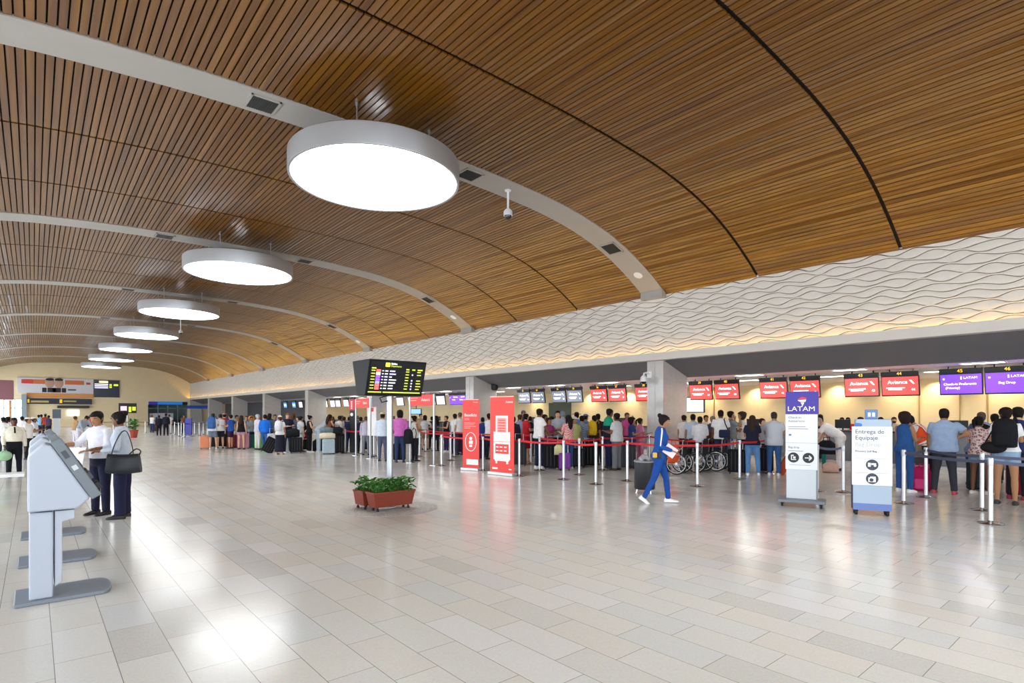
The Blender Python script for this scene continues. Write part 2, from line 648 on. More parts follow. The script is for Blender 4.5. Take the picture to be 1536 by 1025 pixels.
def finish_people():
    for o, fing, vox in PENDING:
        r = o.modifiers.new('Remesh', 'REMESH')
        r.mode = 'VOXEL'
        r.voxel_size = vox
        sm = o.modifiers.new('Smooth', 'SMOOTH')
        sm.factor = .5
        sm.iterations = 2 if fing else 4
    dg = bpy.context.evaluated_depsgraph_get()
    news = []
    for o, fing, vox in PENDING:
        news.append(bpy.data.meshes.new_from_object(o.evaluated_get(dg)))
    for (o, fing, vox), me in zip(PENDING, news):
        old = o.data
        mats = list(old.materials)
        bm = bmesh.new()
        bm.from_mesh(me)
        for f in bm.faces:
            f.material_index = 0
        if fing and fing.f:
            vs = [bm.verts.new(p) for p in fing.v]
            for f, mi in zip(fing.f, fing.m):
                try:
                    bm.faces.new([vs[i] for i in f]).material_index = mi
                except ValueError:
                    pass
        for f in bm.faces:
            f.smooth = True
        bmesh.ops.recalc_face_normals(bm, faces=bm.faces)
        nm = bpy.data.meshes.new(o.name.split('.')[0])
        bm.to_mesh(nm)
        bm.free()
        for m in mats:
            nm.materials.append(m)
        o.modifiers.clear()
        o.data = nm
        bpy.data.meshes.remove(me)
        bpy.data.meshes.remove(old)


def on_person(ps, p):
    """local point of a person -> world"""
    root = ps[0]
    S = root.scale.x
    a = root.rotation_euler.z
    v = Vector(p) * S
    return root.location + Vector((v.x * cos(a) - v.y * sin(a), v.x * sin(a) + v.y * cos(a), v.z))


def finish_text():
    """lettering becomes plain meshes"""
    fonts = [o for o in scene.objects if o.type == 'FONT']
    dg = bpy.context.evaluated_depsgraph_get()
    made = [(o, bpy.data.meshes.new_from_object(o.evaluated_get(dg))) for o in fonts]
    for o, me in made:
        name = o.name
        c = o.data
        n = bpy.data.objects.new('lettering', me)
        COL.objects.link(n)
        n.parent = o.parent
        n.matrix_basis = o.matrix_basis.copy()
        bpy.data.objects.remove(o)
        bpy.data.curves.remove(c)
        n.name = name.split('.')[0]

# ================================================================ THE HALL
XF, XC, XW = 10 * h, 10.87 * h, 15.6 * h     # frieze plane, lower ceiling edge, back wall of the desks
XL = -3.3 * h
Y0, Y1 = -6.5 * h, 53.4 * h
XM = 3.38 * h
PROF = [(0, 4.73), (1.0, 4.727), (1.9, 4.71), (2.8, 4.66), (3.5, 4.60), (4.2, 4.49), (4.85, 4.33), (5.4, 4.13), (5.87, 3.91), (6.3, 3.67), (6.62, 3.46), (7.2, 3.0)]


def zc(X):
    u = abs(X - XM) / h
    for i in range(len(PROF) - 1):
        (a, za), (b, zb) = PROF[i], PROF[i + 1]
        if u <= b:
            p0 = PROF[i - 1] if i else (-PROF[1][0], PROF[1][1])
            p3 = PROF[i + 2] if i + 2 < len(PROF) else (2 * b - a, 2 * zb - za)
            m0 = (zb - p0[1]) / (b - p0[0])
            m1 = (p3[1] - za) / (p3[0] - a)
            t = (u - a) / (b - a)
            return h * ((2 * t ** 3 - 3 * t * t + 1) * za + (t ** 3 - 2 * t * t + t) * (b - a) * m0 + (-2 * t ** 3 + 3 * t * t) * zb + (t ** 3 - t * t) * (b - a) * m1)
    return h * PROF[-1][1]


# points along the arch at equal arc length
ARC = []
x = XL
while x < XF + .12:
    ARC.append(x)
    dx = .002
    s_ = (zc(x + dx) - zc(x)) / dx
    x += .131 / sqrt(1 + s_ * s_)

RIBY = [7.08 * h + 6.62 * h * k for k in range(-2, 8)]

# ---- materials of the shell


def wood_mat():
    m = bpy.data.materials.new('varnished_wood')
    m.use_nodes = True
    nt = m.node_tree
    L = nt.links
    b = nt.nodes['Principled BSDF']
    tc = nt.nodes.new('ShaderNodeTexCoord')
    mp = nt.nodes.new('ShaderNodeMapping')
    mp.inputs['Scale'].default_value = (7.6, .22, 1.5)
    L.new(tc.outputs['Object'], mp.inputs['Vector'])
    n = nt.nodes.new('ShaderNodeTexNoise')
    n.inputs['Scale'].default_value = 1.0
    n.inputs['Detail'].default_value = 2
    L.new(mp.outputs[0], n.inputs['Vector'])
    rp = nt.nodes.new('ShaderNodeValToRGB')
    e = rp.color_ramp.elements
    e[0].position, e[0].color = .25, lin('#5c3203')
    e[1].position, e[1].color = .75, lin('#8d5b0a')
    L.new(n.outputs['Fac'], rp.inputs['Fac'])
    mp2 = nt.nodes.new('ShaderNodeMapping')
    mp2.inputs['Scale'].default_value = (60, 2.0, 20)
    L.new(tc.outputs['Object'], mp2.inputs['Vector'])
    n2 = nt.nodes.new('ShaderNodeTexNoise')
    n2.inputs['Detail'].default_value = 4
    L.new(mp2.outputs[0], n2.inputs['Vector'])
    mx = nt.nodes.new('ShaderNodeMix')
    mx.data_type = 'RGBA'
    mx.blend_type = 'MULTIPLY'
    mx.inputs[0].default_value = .35
    L.new(rp.outputs[0], mx.inputs[6])
    L.new(n2.outputs['Color'], mx.inputs[7])
    L.new(mx.outputs[2], b.inputs['Base Color'])
    b.inputs['Roughness'].default_value = .32
    b.inputs['Specular IOR Level'].default_value = .5
    b.inputs['Coat Weight'].default_value = .4
    b.inputs['Coat Roughness'].default_value = .17
    bp = nt.nodes.new('ShaderNodeBump')
    bp.inputs['Strength'].default_value = .25
    bp.inputs['Distance'].default_value = .02
    mp3 = nt.nodes.new('ShaderNodeMapping')
    mp3.inputs['Scale'].default_value = (5, .28, 1.5)
    L.new(tc.outputs['Object'], mp3.inputs['Vector'])
    n3 = nt.nodes.new('ShaderNodeTexNoise')
    n3.inputs['Scale'].default_value = 1.0
    n3.inputs['Detail'].default_value = 3
    L.new(mp3.outputs[0], n3.inputs['Vector'])
    bp.inputs['Strength'].default_value = .5
    bp.inputs['Distance'].default_value = .06
    L.new(n3.outputs['Fac'], bp.inputs['Height'])
    L.new(bp.outputs['Normal'], b.inputs['Normal'])
    L.new(bp.outputs['Normal'], b.inputs['Coat Normal'])
    return m


def floor_mat():
    m = bpy.data.materials.new('polished_stone_tiles')
    m.use_nodes = True
    nt = m.node_tree
    L = nt.links
    b = nt.nodes['Principled BSDF']
    tc = nt.nodes.new('ShaderNodeTexCoord')
    mp = nt.nodes.new('ShaderNodeMapping')
    mp.inputs['Rotation'].default_value = (0, 0, -pi / 2)
    mp.inputs['Location'].default_value = (.12, .105, 0)
    L.new(tc.outputs['Object'], mp.inputs['Vector'])
    br = nt.nodes.new('ShaderNodeTexBrick')
    br.offset = .37
    br.inputs['Scale'].default_value = 1
    br.inputs['Mortar Size'].default_value = .0028
    br.inputs['Mortar Smooth'].default_value = .3
    br.inputs['Brick Width'].default_value = .71
    br.inputs['Row Height'].default_value = .324
    br.inputs['Color1'].default_value = (.0, .0, .0, 1)
    br.inputs['Color2'].default_value = (1, 1, 1, 1)
    br.inputs['Mortar'].default_value = (.5, .5, .5, 1)
    L.new(mp.outputs[0], br.inputs['Vector'])
    rp = nt.nodes.new('ShaderNodeValToRGB')
    e = rp.color_ramp.elements
    e[0].position, e[0].color = 0, lin('#c2c1bc')
    e[1].position, e[1].color = 1, lin('#d8d8d5')
    for p, c in ((.03, '#c6c6c0'), (.08, '#cfcfc8'), (.3, '#d3d3cc'), (.45, '#cdd0ce'), (.6, '#d4d3cb'), (.75, '#d2cfc6'), (.88, '#d6d6d0')):
        x = e.new(p)
        x.color = lin(c)
    L.new(br.outputs['Color'], rp.inputs['Fac'])
    n = nt.nodes.new('ShaderNodeTexNoise')
    n.inputs['Scale'].default_value = 70
    n.inputs['Detail'].default_value = 5
    L.new(tc.outputs['Object'], n.inputs['Vector'])
    mx = nt.nodes.new('ShaderNodeMix')
    mx.data_type = 'RGBA'
    mx.blend_type = 'OVERLAY'
    mx.inputs[0].default_value = .34
    L.new(rp.outputs[0], mx.inputs[6])
    L.new(n.outputs['Color'], mx.inputs[7])
    m2 = nt.nodes.new('ShaderNodeMix')
    m2.data_type = 'RGBA'
    L.new(br.outputs['Fac'], m2.inputs[0])
    L.new(mx.outputs[2], m2.inputs[6])
    m2.inputs[7].default_value = lin('#868279')
    L.new(m2.outputs[2], b.inputs['Base Color'])
    n3 = nt.nodes.new('ShaderNodeTexNoise')
    n3.inputs['Scale'].default_value = 1.3
    L.new(tc.outputs['Object'], n3.inputs['Vector'])
    mr = nt.nodes.new('ShaderNodeMapRange')
    mr.inputs['To Min'].default_value = .13
    mr.inputs['To Max'].default_value = .24
    L.new(n3.outputs['Fac'], mr.inputs['Value'])
    L.new(mr.outputs[0], b.inputs['Roughness'])
    b.inputs['Specular IOR Level'].default_value = .42
    bp = nt.nodes.new('ShaderNodeBump')
    bp.inputs['Strength'].default_value = .05
    bp.inputs['Distance'].default_value = .02
    n4 = nt.nodes.new('ShaderNodeTexNoise')
    n4.inputs['Scale'].default_value = 5
    L.new(tc.outputs['Object'], n4.inputs['Vector'])
    L.new(n4.outputs['Fac'], bp.inputs['Height'])
    L.new(bp.outputs['Normal'], b.inputs['Normal'])
    return m


def plaster(col, rough=.75, amt=.06, scale=2.):
    m = bpy.data.materials.new('plaster')
    m.use_nodes = True
    nt = m.node_tree
    b = nt.nodes['Principled BSDF']
    b.inputs['Roughness'].default_value = rough
    n = nt.nodes.new('ShaderNodeTexNoise')
    n.inputs['Scale'].default_value = scale
    n.inputs['Detail'].default_value = 4
    tc = nt.nodes.new('ShaderNodeTexCoord')
    nt.links.new(tc.outputs['Object'], n.inputs['Vector'])
    mx = nt.nodes.new('ShaderNodeMix')
    mx.data_type = 'RGBA'
    c = lin(col)
    mx.inputs[6].default_value = tuple(x * (1 - amt) for x in c[:3]) + (1,)
    mx.inputs[7].default_value = tuple(min(1, x * (1 + amt)) for x in c[:3]) + (1,)
    nt.links.new(n.outputs['Fac'], mx.inputs[0])
    nt.links.new(mx.outputs[2], b.inputs['Base Color'])
    return m


def stone_mat(col):
    m = plaster(col, .12, .12, 6.)
    m.name = 'polished_granite'
    m.node_tree.nodes['Principled BSDF'].inputs['Specular IOR Level'].default_value = .6
    return m


WOOD = wood_mat()
YELLOW = plaster('#f5e3ba')
DARKGREY = plaster('#6d6c71', .6)
RIBM = plaster('#a9a49d', .5)
FRIEZEM = plaster('#e6e0d6', .7, .03)
GRANITE = stone_mat('#c8c4c0')
SOFF = plaster('#f3ecf1', .7, .02)

# ---- floor, walls
b = MB()
b.box(XL - 1, XW + .4, Y0 - .4, Y1 + 8, -.3, 0)
struct(b.build('floor', floor_mat()))
b = MB()
b.box(XW, XW + .3, Y0, Y1, 0, 3.4)
wr_ = struct(b.build('wall_right', YELLOW))
b = MB()
b.box(XL - .3, XW + .3, Y0 - .3, Y0, 5.4, 8.6)
b.box(XL - .3, XW + .3, Y0 - .3, Y0, 0, .25)
for i in range(8):
    xx = XL - .3 + (XF + 1 - XL) * i / 7
    b.box(xx, xx + .4, Y0 - .3, Y0, .25, 5.4)
b.box(XF + .5, XW + .3, Y0 - .3, Y0, .25, 5.4)
struct(b.build('wall_near', plaster('#d9d2c4')))
# end wall, open at the far left where the glazed front stands
XE = x_on(38, Y1)
XO0, XO1 = x_on(222, Y1), x_on(281, Y1)
ZO = z_on(607, XO0, Y1)
b = MB()
b.box(XE, XO0, Y1, Y1 + .3, 0, 8.6)
b.box(XO0, XO1, Y1, Y1 + .3, ZO, 8.6)
b.box(XO1, XW + .3, Y1, Y1 + .3, 0, 8.6)
b.box(XL - .3, XE, Y1, Y1 + .3, 3.4, 8.6)
struct(b.build('wall_end', YELLOW))
# glazed front in the end wall
gl = MB()
gl.box(XL, XE, Y1 + .1, Y1 + .12, .0, 3.4)
GLASS = mat('#dfeaf0', .04, spec=.5, name='clear_glass')
GLASS.node_tree.nodes['Principled BSDF'].inputs['Transmission Weight'].default_value = 1.
GLASS.node_tree.nodes['Principled BSDF'].inputs['IOR'].default_value = 1.05
w1 = struct(gl.build('window_1', GLASS))
fr = MB()
for i in range(6):
    xx = XL + (XE - XL) * i / 5
    fr.box(xx - .05, xx + .05, Y1 + .05, Y1 + .2, 0, 3.4)
for zz in (0.06, 1.1, 2.3, 3.35):
    fr.box(XL, XE, Y1 + .06, Y1 + .19, zz - .05, zz + .05)
fr.build('window_frame', mat('#9fb0ba', .4), w1)
b = MB()
b.box(XE - .35, XE + .12, Y1 - .55, Y1 - .003, 0, 3.9)
struct(b.build('trim_1', plaster('#93a3b0', .4)))
# recessed glass shop front, far right of the end wall
g2 = MB()
g2.box(XO0, XO1, Y1 + 3.2, Y1 + 3.4, 0, ZO)
g2.box(XO0 - .1, XO0, Y1 + .3, Y1 + 3.4, 0, ZO)
g2.box(XO1, XO1 + .1, Y1 + .3, Y1 + 3.4, 0, ZO)
g2.box(XO0, XO1, Y1 + .3, Y1 + 3.4, ZO, ZO + .1)
w2 = struct(g2.build('window_2', plaster('#7f9c98', .4)))
fr = MB()
for i in range(5):
    xx = XO0 + (XO1 - XO0) * i / 4
    fr.box(xx - .04, xx + .04, Y1 + .02, Y1 + .12, 0, ZO)
fr.box(XO0, XO1, Y1 + .02, Y1 + .12, 2.3, 2.38)
fr.build('window_frame', mat('#8b9aa2', .4), w2)

# left wall: tall daylight openings between posts
b = MB()
b.box(XL - .3, XL, Y0, Y1, 0, .25)
b.box(XL - .3, XL, Y0, Y1, 4.6, 6.2)
y = Y0
while y < Y1:
    b.box(XL - .3, XL, y, y + .45, .25, 4.6)
    y += 5.56
struct(b.build('wall_left', plaster('#d8d2c6')))

# ---- arched ceiling: dark backing and wooden slats
b = MB()
rows = []
for i in range(81):
    X = XL + (XF + .1 - XL) * i / 80
    rows.append([Vector((X, Y0 - .2, zc(X) + .07)), Vector((X, Y1 + .2, zc(X) + .07)), Vector((X, Y1 + .2, zc(X) + .17)), Vector((X, Y0 - .2, zc(X) + .17))])
b.loft(rows)
ceil = struct(b.build('ceiling', mat('#20160f', .9, name='dark_void')))
b = MB()
segs = []
for ry in RIBY:
    for k in range(3):
        a = ry + 2.2067 * h * k + (.275 * h if k == 0 else .04)
        e = ry + 2.2067 * h * (k + 1) - (.275 * h if k == 2 else .04)
        a, e = max(a, Y0), min(e, Y1 - .01)
        if e - a > .1:
            segs.append((a, e))
for a, e in segs:
    for i in range(len(ARC) - 1):
        xa = ARC[i]
        xb = xa + (ARC[i + 1] - xa) * .80
        tw = RND.gauss(0, .0022)
        za, zb = zc(xa) + tw, zc(xb) - tw
        b.add([(xa, a, za), (xb, a, zb), (xb, e, zb), (xa, e, za), (xa, a, za + .03), (xb, a, zb + .03), (xb, e, zb + .03), (xa, e, za + .03)],
              [(0, 1, 2, 3), (0, 4, 5, 1), (1, 5, 6, 2), (2, 6, 7, 3), (3, 7, 4, 0)])
sl = b.build('slats', WOOD, ceil, fix=False)
me = sl.data
bm = bmesh.new()
bm.from_mesh(me)
bmesh.ops.recalc_face_normals(bm, faces=bm.faces)
for f in bm.faces:
    if abs(f.normal.z) > .3 and f.normal.z > 0 and f.calc_center_median().z < 1e9 and len(f.verts) == 4:
        pass
bm.to_mesh(me)
bm.free()
# grey ribs
for k, ry in enumerate(RIBY[:-1]):
    b = MB()
    rows = []
    for i in range(49):
        X = XL + (XF - .02 - XL) * i / 48
        q = .275 * h - .012
        z = zc(X) - .018
        rows.append([Vector((X, ry - q, z)), Vector((X, ry + q, z)), Vector((X, ry + q, z + .06)), Vector((X, ry - q, z + .06))])
    b.loft(rows)
    b.box(XF - .26, XF - .01, ry - .275 * h + .01, ry + .275 * h - .01, 3.40 * h, 3.62 * h)
    struct(b.build('trim_2', RIBM, smooth=30))

# ---- frieze of carved wavy panels
NB = 17
ZA, ZB = 2.125 * h, 3.52 * h
pz = (ZB - ZA) / NB
par = [(RND.uniform(.98, 1.12), RND.uniform(0, 6.28), RND.uniform(.6, .8), RND.uniform(0, 6.28), (k % 2) * pi) for k in range(NB + 1)]


def wave(k, y):
    L1, p1, L2, p2, al = par[k]
    return ZA + k * pz + .054 * sin(2 * pi * y / L1 + p1 * .22 + al) + .014 * sin(2 * pi * y / L2 + p2)


b = MB()
ys = [Y0 + i * .09 for i in range(int((Y1 - Y0) / .09) + 2)]
ys = [min(v, Y1) for v in ys]
for k in range(-1, NB + 1):
    vs = []
    for v in ys:
        lo = max(wave(k, v), ZA - .03) if k >= 0 else ZA - .04
        hi = wave(k + 1, v) if k < NB else ZB + .25
        if hi - lo < .035:
            hi = lo + .035
        g = min(.024, (hi - lo) * .35)
        vs += [(XF + .09, v, lo), (XF - .015, v, lo), (XF - .022, v, lo + (hi - lo) * .35), (XF - .004, v, hi - g), (XF + .09, v, hi - g)]
    fs = []
    for i in range(len(ys) - 1):
        for j in range(4):
            fs.append((i * 5 + j, i * 5 + j + 1, i * 5 + 6 + j, i * 5 + 5 + j))
    b.add(vs, fs)
b.box(XF + .085, XF + .25, Y0, Y1, 2.1 * h, 3.75 * h)
struct(b.build('wall_frieze', FRIEZEM, smooth=35))
# ledge with the hidden warm strip
b = MB()
b.box(9.80 * h, XF - .03, Y0, Y1, 2.098 * h, 2.118 * h)
b.box(9.80 * h, 9.825 * h, Y0, Y1, 2.118 * h, 2.25 * h)
struct(b.build('trim_3', plaster('#d9d4cb', .6, .03)))
b = MB()
b.box(9.945 * h, 9.975 * h, Y0 + .1, Y1 - .1, 2.12 * h, 2.135 * h)
COVE = mat('#ffcb5c', emit=13., name='warm_strip_light')
struct(b.build('trim_4', COVE))
# sloped grey bulkhead and the low ceiling over the desks
b = MB()
b.loft([[Vector((XF + .02, yy, 2.1 * h)), Vector((XC, yy, 1.79 * h)), Vector((XC + .25, yy, 1.79 * h)), Vector((XC + .25, yy, 2.1 * h))] for yy in (Y0, Y1)])
struct(b.build('trim_5', DARKGREY))
b = MB()
b.box(XC + .2, XW + .1, Y0, Y1, 1.79 * h, 1.79 * h + .2)
struct(b.build('ceiling', SOFF))
# pillars
for k, ry in enumerate(RIBY[1:]):
    b = MB()
    b.box(XF - .03, XC, ry - .2 * h, ry + .2 * h, 0, 2.0 * h)
    b.box(XF - .03, XF + .5, ry - .2 * h, ry + .2 * h, 2.0 * h, 2.1 * h)
    b.box(XF - .04, XF - .03, ry - .003, ry + .003, 0, 2.1 * h)
    o = b.build('trim_6', GRANITE)
    struct(o)

# ---- round hanging lamps
DIFF = mat('#fbfdff', .5, emit=6.5, name='lamp_diffuser')
RIM = mat('#c3c6ca', .36, .65, name='lamp_rim')
names = ['largest round ceiling lamp, hanging nearest to the camera', 'second round ceiling lamp along the hall, behind the largest one',
         'third round ceiling lamp along the hall, next smaller than the second', 'fourth round ceiling lamp along the row towards the end wall',
         'fifth round ceiling lamp along the row towards the end wall', 'sixth round ceiling lamp, last but one before the end wall',
         'smallest round ceiling lamp, last of the row before the yellow end wall']
for k in range(-2, 7):
    Y = (6.74 + 6.63 * k + (.13 if k == 0 else 0)) * h
    X = 3.47 * h
    if Y < Y0:
        continue
    t = thing('ceiling_lamp', names[k] if k >= 0 else 'round ceiling lamp hanging behind the camera', 'lamp', (X, Y, 4.07 * h), 0, 'round lamps hanging along the hall')
    b = MB()
    b.lathe([(1.77, .03), (1.80, 0), (1.845, 0), (1.85, .02), (1.85, .43), (1.83, .45), (.2, .45), (.2, .44), (1.80, .43), (1.80, .04), (1.77, .03)], 72)
    b.build('rim', RIM, t, smooth=30, fix=True)
    b = MB()
    b.lathe([(0, .012), (1.79, .012), (1.79, .03), (0, .03)], 64)
    b.build('diffuser', DIFF, t)
    for q in range(4):
        a = pi / 4 + q * pi / 2
        b = MB()
        X2, Y2 = 1.2 * cos(a), 1.2 * sin(a)
        b.tube([(X2, Y2, .44), (X2, Y2, zc(X + X2) - 4.07 * h + .02)], .014, 8)
        b.tube([(X2, Y2, zc(X + X2) - 4.07 * h - .04), (X2, Y2, zc(X + X2) - 4.07 * h + .01)], .04, 12)
        b.build('hanger', STEEL, t, smooth=True)

# ---- vents and round fittings on the ribs
VENT = mat('#2b2c2e', .5, name='dark_grille')


def arch_frame(X, Y, off=.03):
    s = (zc(X + .02) - zc(X - .02)) / .04
    return Matrix.Translation((X, Y, zc(X) - off)) @ Matrix.Rotation(-math.atan(s), 4, 'Y')


for k, px, lab in ((0, 394, 'dark air grille in the nearest grey rib, before the largest lamp'), (0, 704, 'dark air grille beside the rim of the largest lamp'),
                   (0, 917, 'dark air grille low on the nearest grey rib'), (1, 247, 'dark air grille on the second grey rib before the second lamp'),
                   (1, 457, 'dark air grille on the second grey rib just past the second lamp'), (1, 642, 'dark air grille low on the second grey rib'),
                   (2, 192, 'small dark air grille before the third lamp'), (2, 349, 'small dark air grille just past the third lamp'), (2, 498, 'small dark air grille low on the third grey rib'),
                   (3, 158, 'tiny dark air grille before the fourth lamp'), (3, 287, 'tiny dark air grille just past the fourth lamp'), (3, 412, 'tiny dark air grille low on the fourth grey rib')):
    Y = RIBY[k + 2]
    M = arch_frame(x_on(px, Y), Y)
    t = thing('air_grille', lab, 'vent', M.translation, 0, 'air grilles in the ceiling ribs')
    M0 = M.to_3x3().to_4x4() @ Matrix.Diagonal((.8, .8, 1, 1))
    b = MB()
    for bx in ((-.36, -.31, -.36, .36), (.31, .36, -.36, .36), (-.36, .36, -.36, -.32), (-.36, .36, .32, .36)):
        b.box(*bx, -.02, .012, M0)
    b.build('frame', RIBM, t)
    b = MB()
    b.box(-.31, .31, -.32, .32, -.004, .010, M0)
    for i in range(11):
        xx = -.28 + .056 * i
        b.box(xx - .012, xx + .012, -.32, .32, -.014, .0, M0)
    b.build('grille', VENT, t)
for k, px, lab in ((0, 957, 'round white speaker disc on the nearest grey rib'), (1, 680, 'round white speaker disc on the second grey rib'), (2, 537, 'round white speaker disc on the third grey rib')):
    Y = RIBY[k + 2]
    M = arch_frame(x_on(px, Y), Y, .03)
    b = MB()
    b.lathe([(0, .01), (.15, .01), (.16, 0), (.15, -.012), (.12, -.016), (0, -.016)], 24, M=M.to_3x3().to_4x4())
    o = b.build('ceiling_speaker', WHITE, smooth=40, loc=M.translation)
    tag(o, lab, 'speaker', 'round speakers on the ceiling ribs')


def dome_camera(X, Y, ztop, L, lab, wall=None):
    t = thing('dome_camera', lab, 'camera', (X, Y, ztop), 0, 'dome cameras')
    b = MB()
    b.lathe([(0, 0), (.09, 0), (.09, -.03), (.03, -.05), (.028, -L), (.0, -L)], 16)
    b.build('stem', WHITE, t, smooth=40)
    b = MB()
    b.lathe([(0, -L + .02), (.07, -L + .02), (.12, -L - .04), (.125, -L - .16), (.0, -L - .16)], 20)
    b.build('housing', WHITE, t, smooth=40)
    b = MB()
    b.lathe([(0, -L - .15), (.10, -L - .15), (.095, -L - .2), (.06, -L - .25), (0, -L - .265)], 18)
    b.build('dome', mat('#15161a', .1, spec=.8), t, smooth=True)


Y = RIBY[2]
X = x_on(762, Y)
dome_camera(X, Y, zc(X) - .02, .55, 'white dome camera hanging on a stem past the largest lamp')
Y = RIBY[4] + 4.4 * h
X = x_on(271, Y)
dome_camera(X, Y, zc(X) - .02, .9, 'tiny white dome camera hanging on a long stem near the fourth lamp')
# camera on the near pillar
X, Y = XF - .03, y_on(975, XF)
t = thing('dome_camera', 'white dome camera on an arm high on the nearest granite pillar', 'camera', (X, Y, z_on(562, X, Y)), 0, 'dome cameras')
b = MB()
b.box(-.02, .0, -.1, .1, -.12, .1)
b.tube([(0, 0, .03), (-.2, 0, .05), (-.32, 0, .03), (-.34, 0, -.06)], .03, 10)
b.build('arm', WHITE, t, smooth=40)
b = MB()
b.lathe([(0, -.05), (.05, -.05), (.1, -.10), (.12, -.16), (.12, -.27), (0, -.27)], 18, (-.34, 0, 0))
b.build('housing', WHITE, t, smooth=40)
b = MB()
b.lathe([(0, -.26), (.1, -.26), (.09, -.31), (.05, -.35), (0, -.36)], 18, (-.34, 0, 0))
b.build('dome', BLACK, t, smooth=True)
# black speaker under the bulkhead by the second pillar
X = XC - .3
Y = y_on(742, X)
t = thing('loudspeaker', 'small black loudspeaker hanging above the tall red suitcase banner', 'speaker', (X, Y, z_on(573, X, Y)))
b = MB()
b.tube([(0, 0, .28), (0, 0, 0)], .015, 8)
b.build('bracket', BLACK, t)
b = MB()
b.lathe([(0, .0), (.08, 0), (.17, -.12), (.18, -.3), (.14, -.42), (0, -.46)], 16)
b.build('cabinet', BLACK, t, smooth=40)

# ---- light panels in the low ceiling
PANEL = mat('#fffaf2', .5, emit=20., name='light_panel')
n = 0
for row, (X, off) in enumerate(((11.3 * h, .0), (13.0 * h, .9))):
    for k in range(0, 17):
        Y = (.05 + 1.88 * k + off) * h
        if Y > 31 * h:
            continue
        o = thing('ceiling_light', 'slim white light panel in the low ceiling above the check-in desks', 'light', (X, Y, 1.79 * h), 0, 'light panels above the check-in desks')
        b = MB()
        for q in ((-.2, -.16, -.47, .47), (.16, .2, -.47, .47), (-.16, .16, -.47, -.43), (-.16, .16, .43, .47)):
            b.box(*q, -.02, .01)
        b.build('frame', WHITE, o)
        b = MB()
        b.box(-.16, .16, -.43, .43, -.012, .005)
        b.build('diffuser', PANEL, o)
# warm wall washers on the yellow wall
for px in (1253, 1402, 1345, 1500, 1130, 1060, 940, 880, 800):
    X = XW - .35
    Y = y_on(px, X)
    o = thing('downlight', 'small round warm downlight washing the yellow wall', 'light', (X, Y, 1.79 * h - .004), 0, 'warm downlights along the yellow wall')
    b = MB()
    b.lathe([(0, .0), (.09, 0), (.1, -.012), (.075, -.015), (.07, -.006), (0, -.006)], 16)
    b.build('ring', WHITE, o, smooth=40)
    l = bpy.data.lights.new('warm_spot', 'SPOT')
    l.energy = 60
    l.color = (1, .76, .45)
    l.spot_size = radians(125)
    l.spot_blend = 1
    l.shadow_soft_size = .06
    lo = bpy.data.objects.new('warm_spot', l)
    COL.objects.link(lo)
    lo.location = (X, Y, 1.79 * h - .05)
    lo.rotation_euler = (0, radians(-14), 0)

# door on the yellow wall, panels beyond
ya, yb = y_on(857, XW), y_on(824, XW)
b = MB()
b.box(XW - .06, XW - .005, ya, yb, 0, 2.35)
d1 = struct(b.build('door_1', plaster('#4c5546', .5)))
b = MB()
b.box(XW - .10, XW - .06, ya + .12, ya + .17, .9, 1.2)
b.build('door_handle', STEEL, d1)
b = MB()
b.box(12.7 * h, 12.8 * h, 31.5 * h, Y1 - .01, 0, 1.79 * h - .005)
struct(b.build('wall_dark', plaster('#56555c', .5)))
b = MB()
b.box(12.8 * h + .005, XW - .005, 31.5 * h, 31.5 * h + .2, 0, 1.79 * h - .005)
struct(b.build('wall_far', YELLOW))
for i, px in enumerate((1379, 1440, 1482, 1218, 1071)):
    Y = y_on(px, XW)
    b = MB()
    b.box(XW - .03, XW - .004, Y - .02, Y + .02, 0, 2.98)
    struct(b.build('trim_7', mat('#b99b62', .6)))

# ================================================================ SCREENS
XS = 11.8 * h
ZS0, ZS1 = 2.15, 2.85
RED = '#f04a46'
PURPLE = '#6f3fe0'


def glow(col, s=1.):
    return mat(col, .35, emit=s, name='lit_display')


LITW = mat('#ffffff', .4, emit=1.3, name='lit_white')
LITY = mat('#f2b81c', .4, emit=1.1, name='lit_yellow')


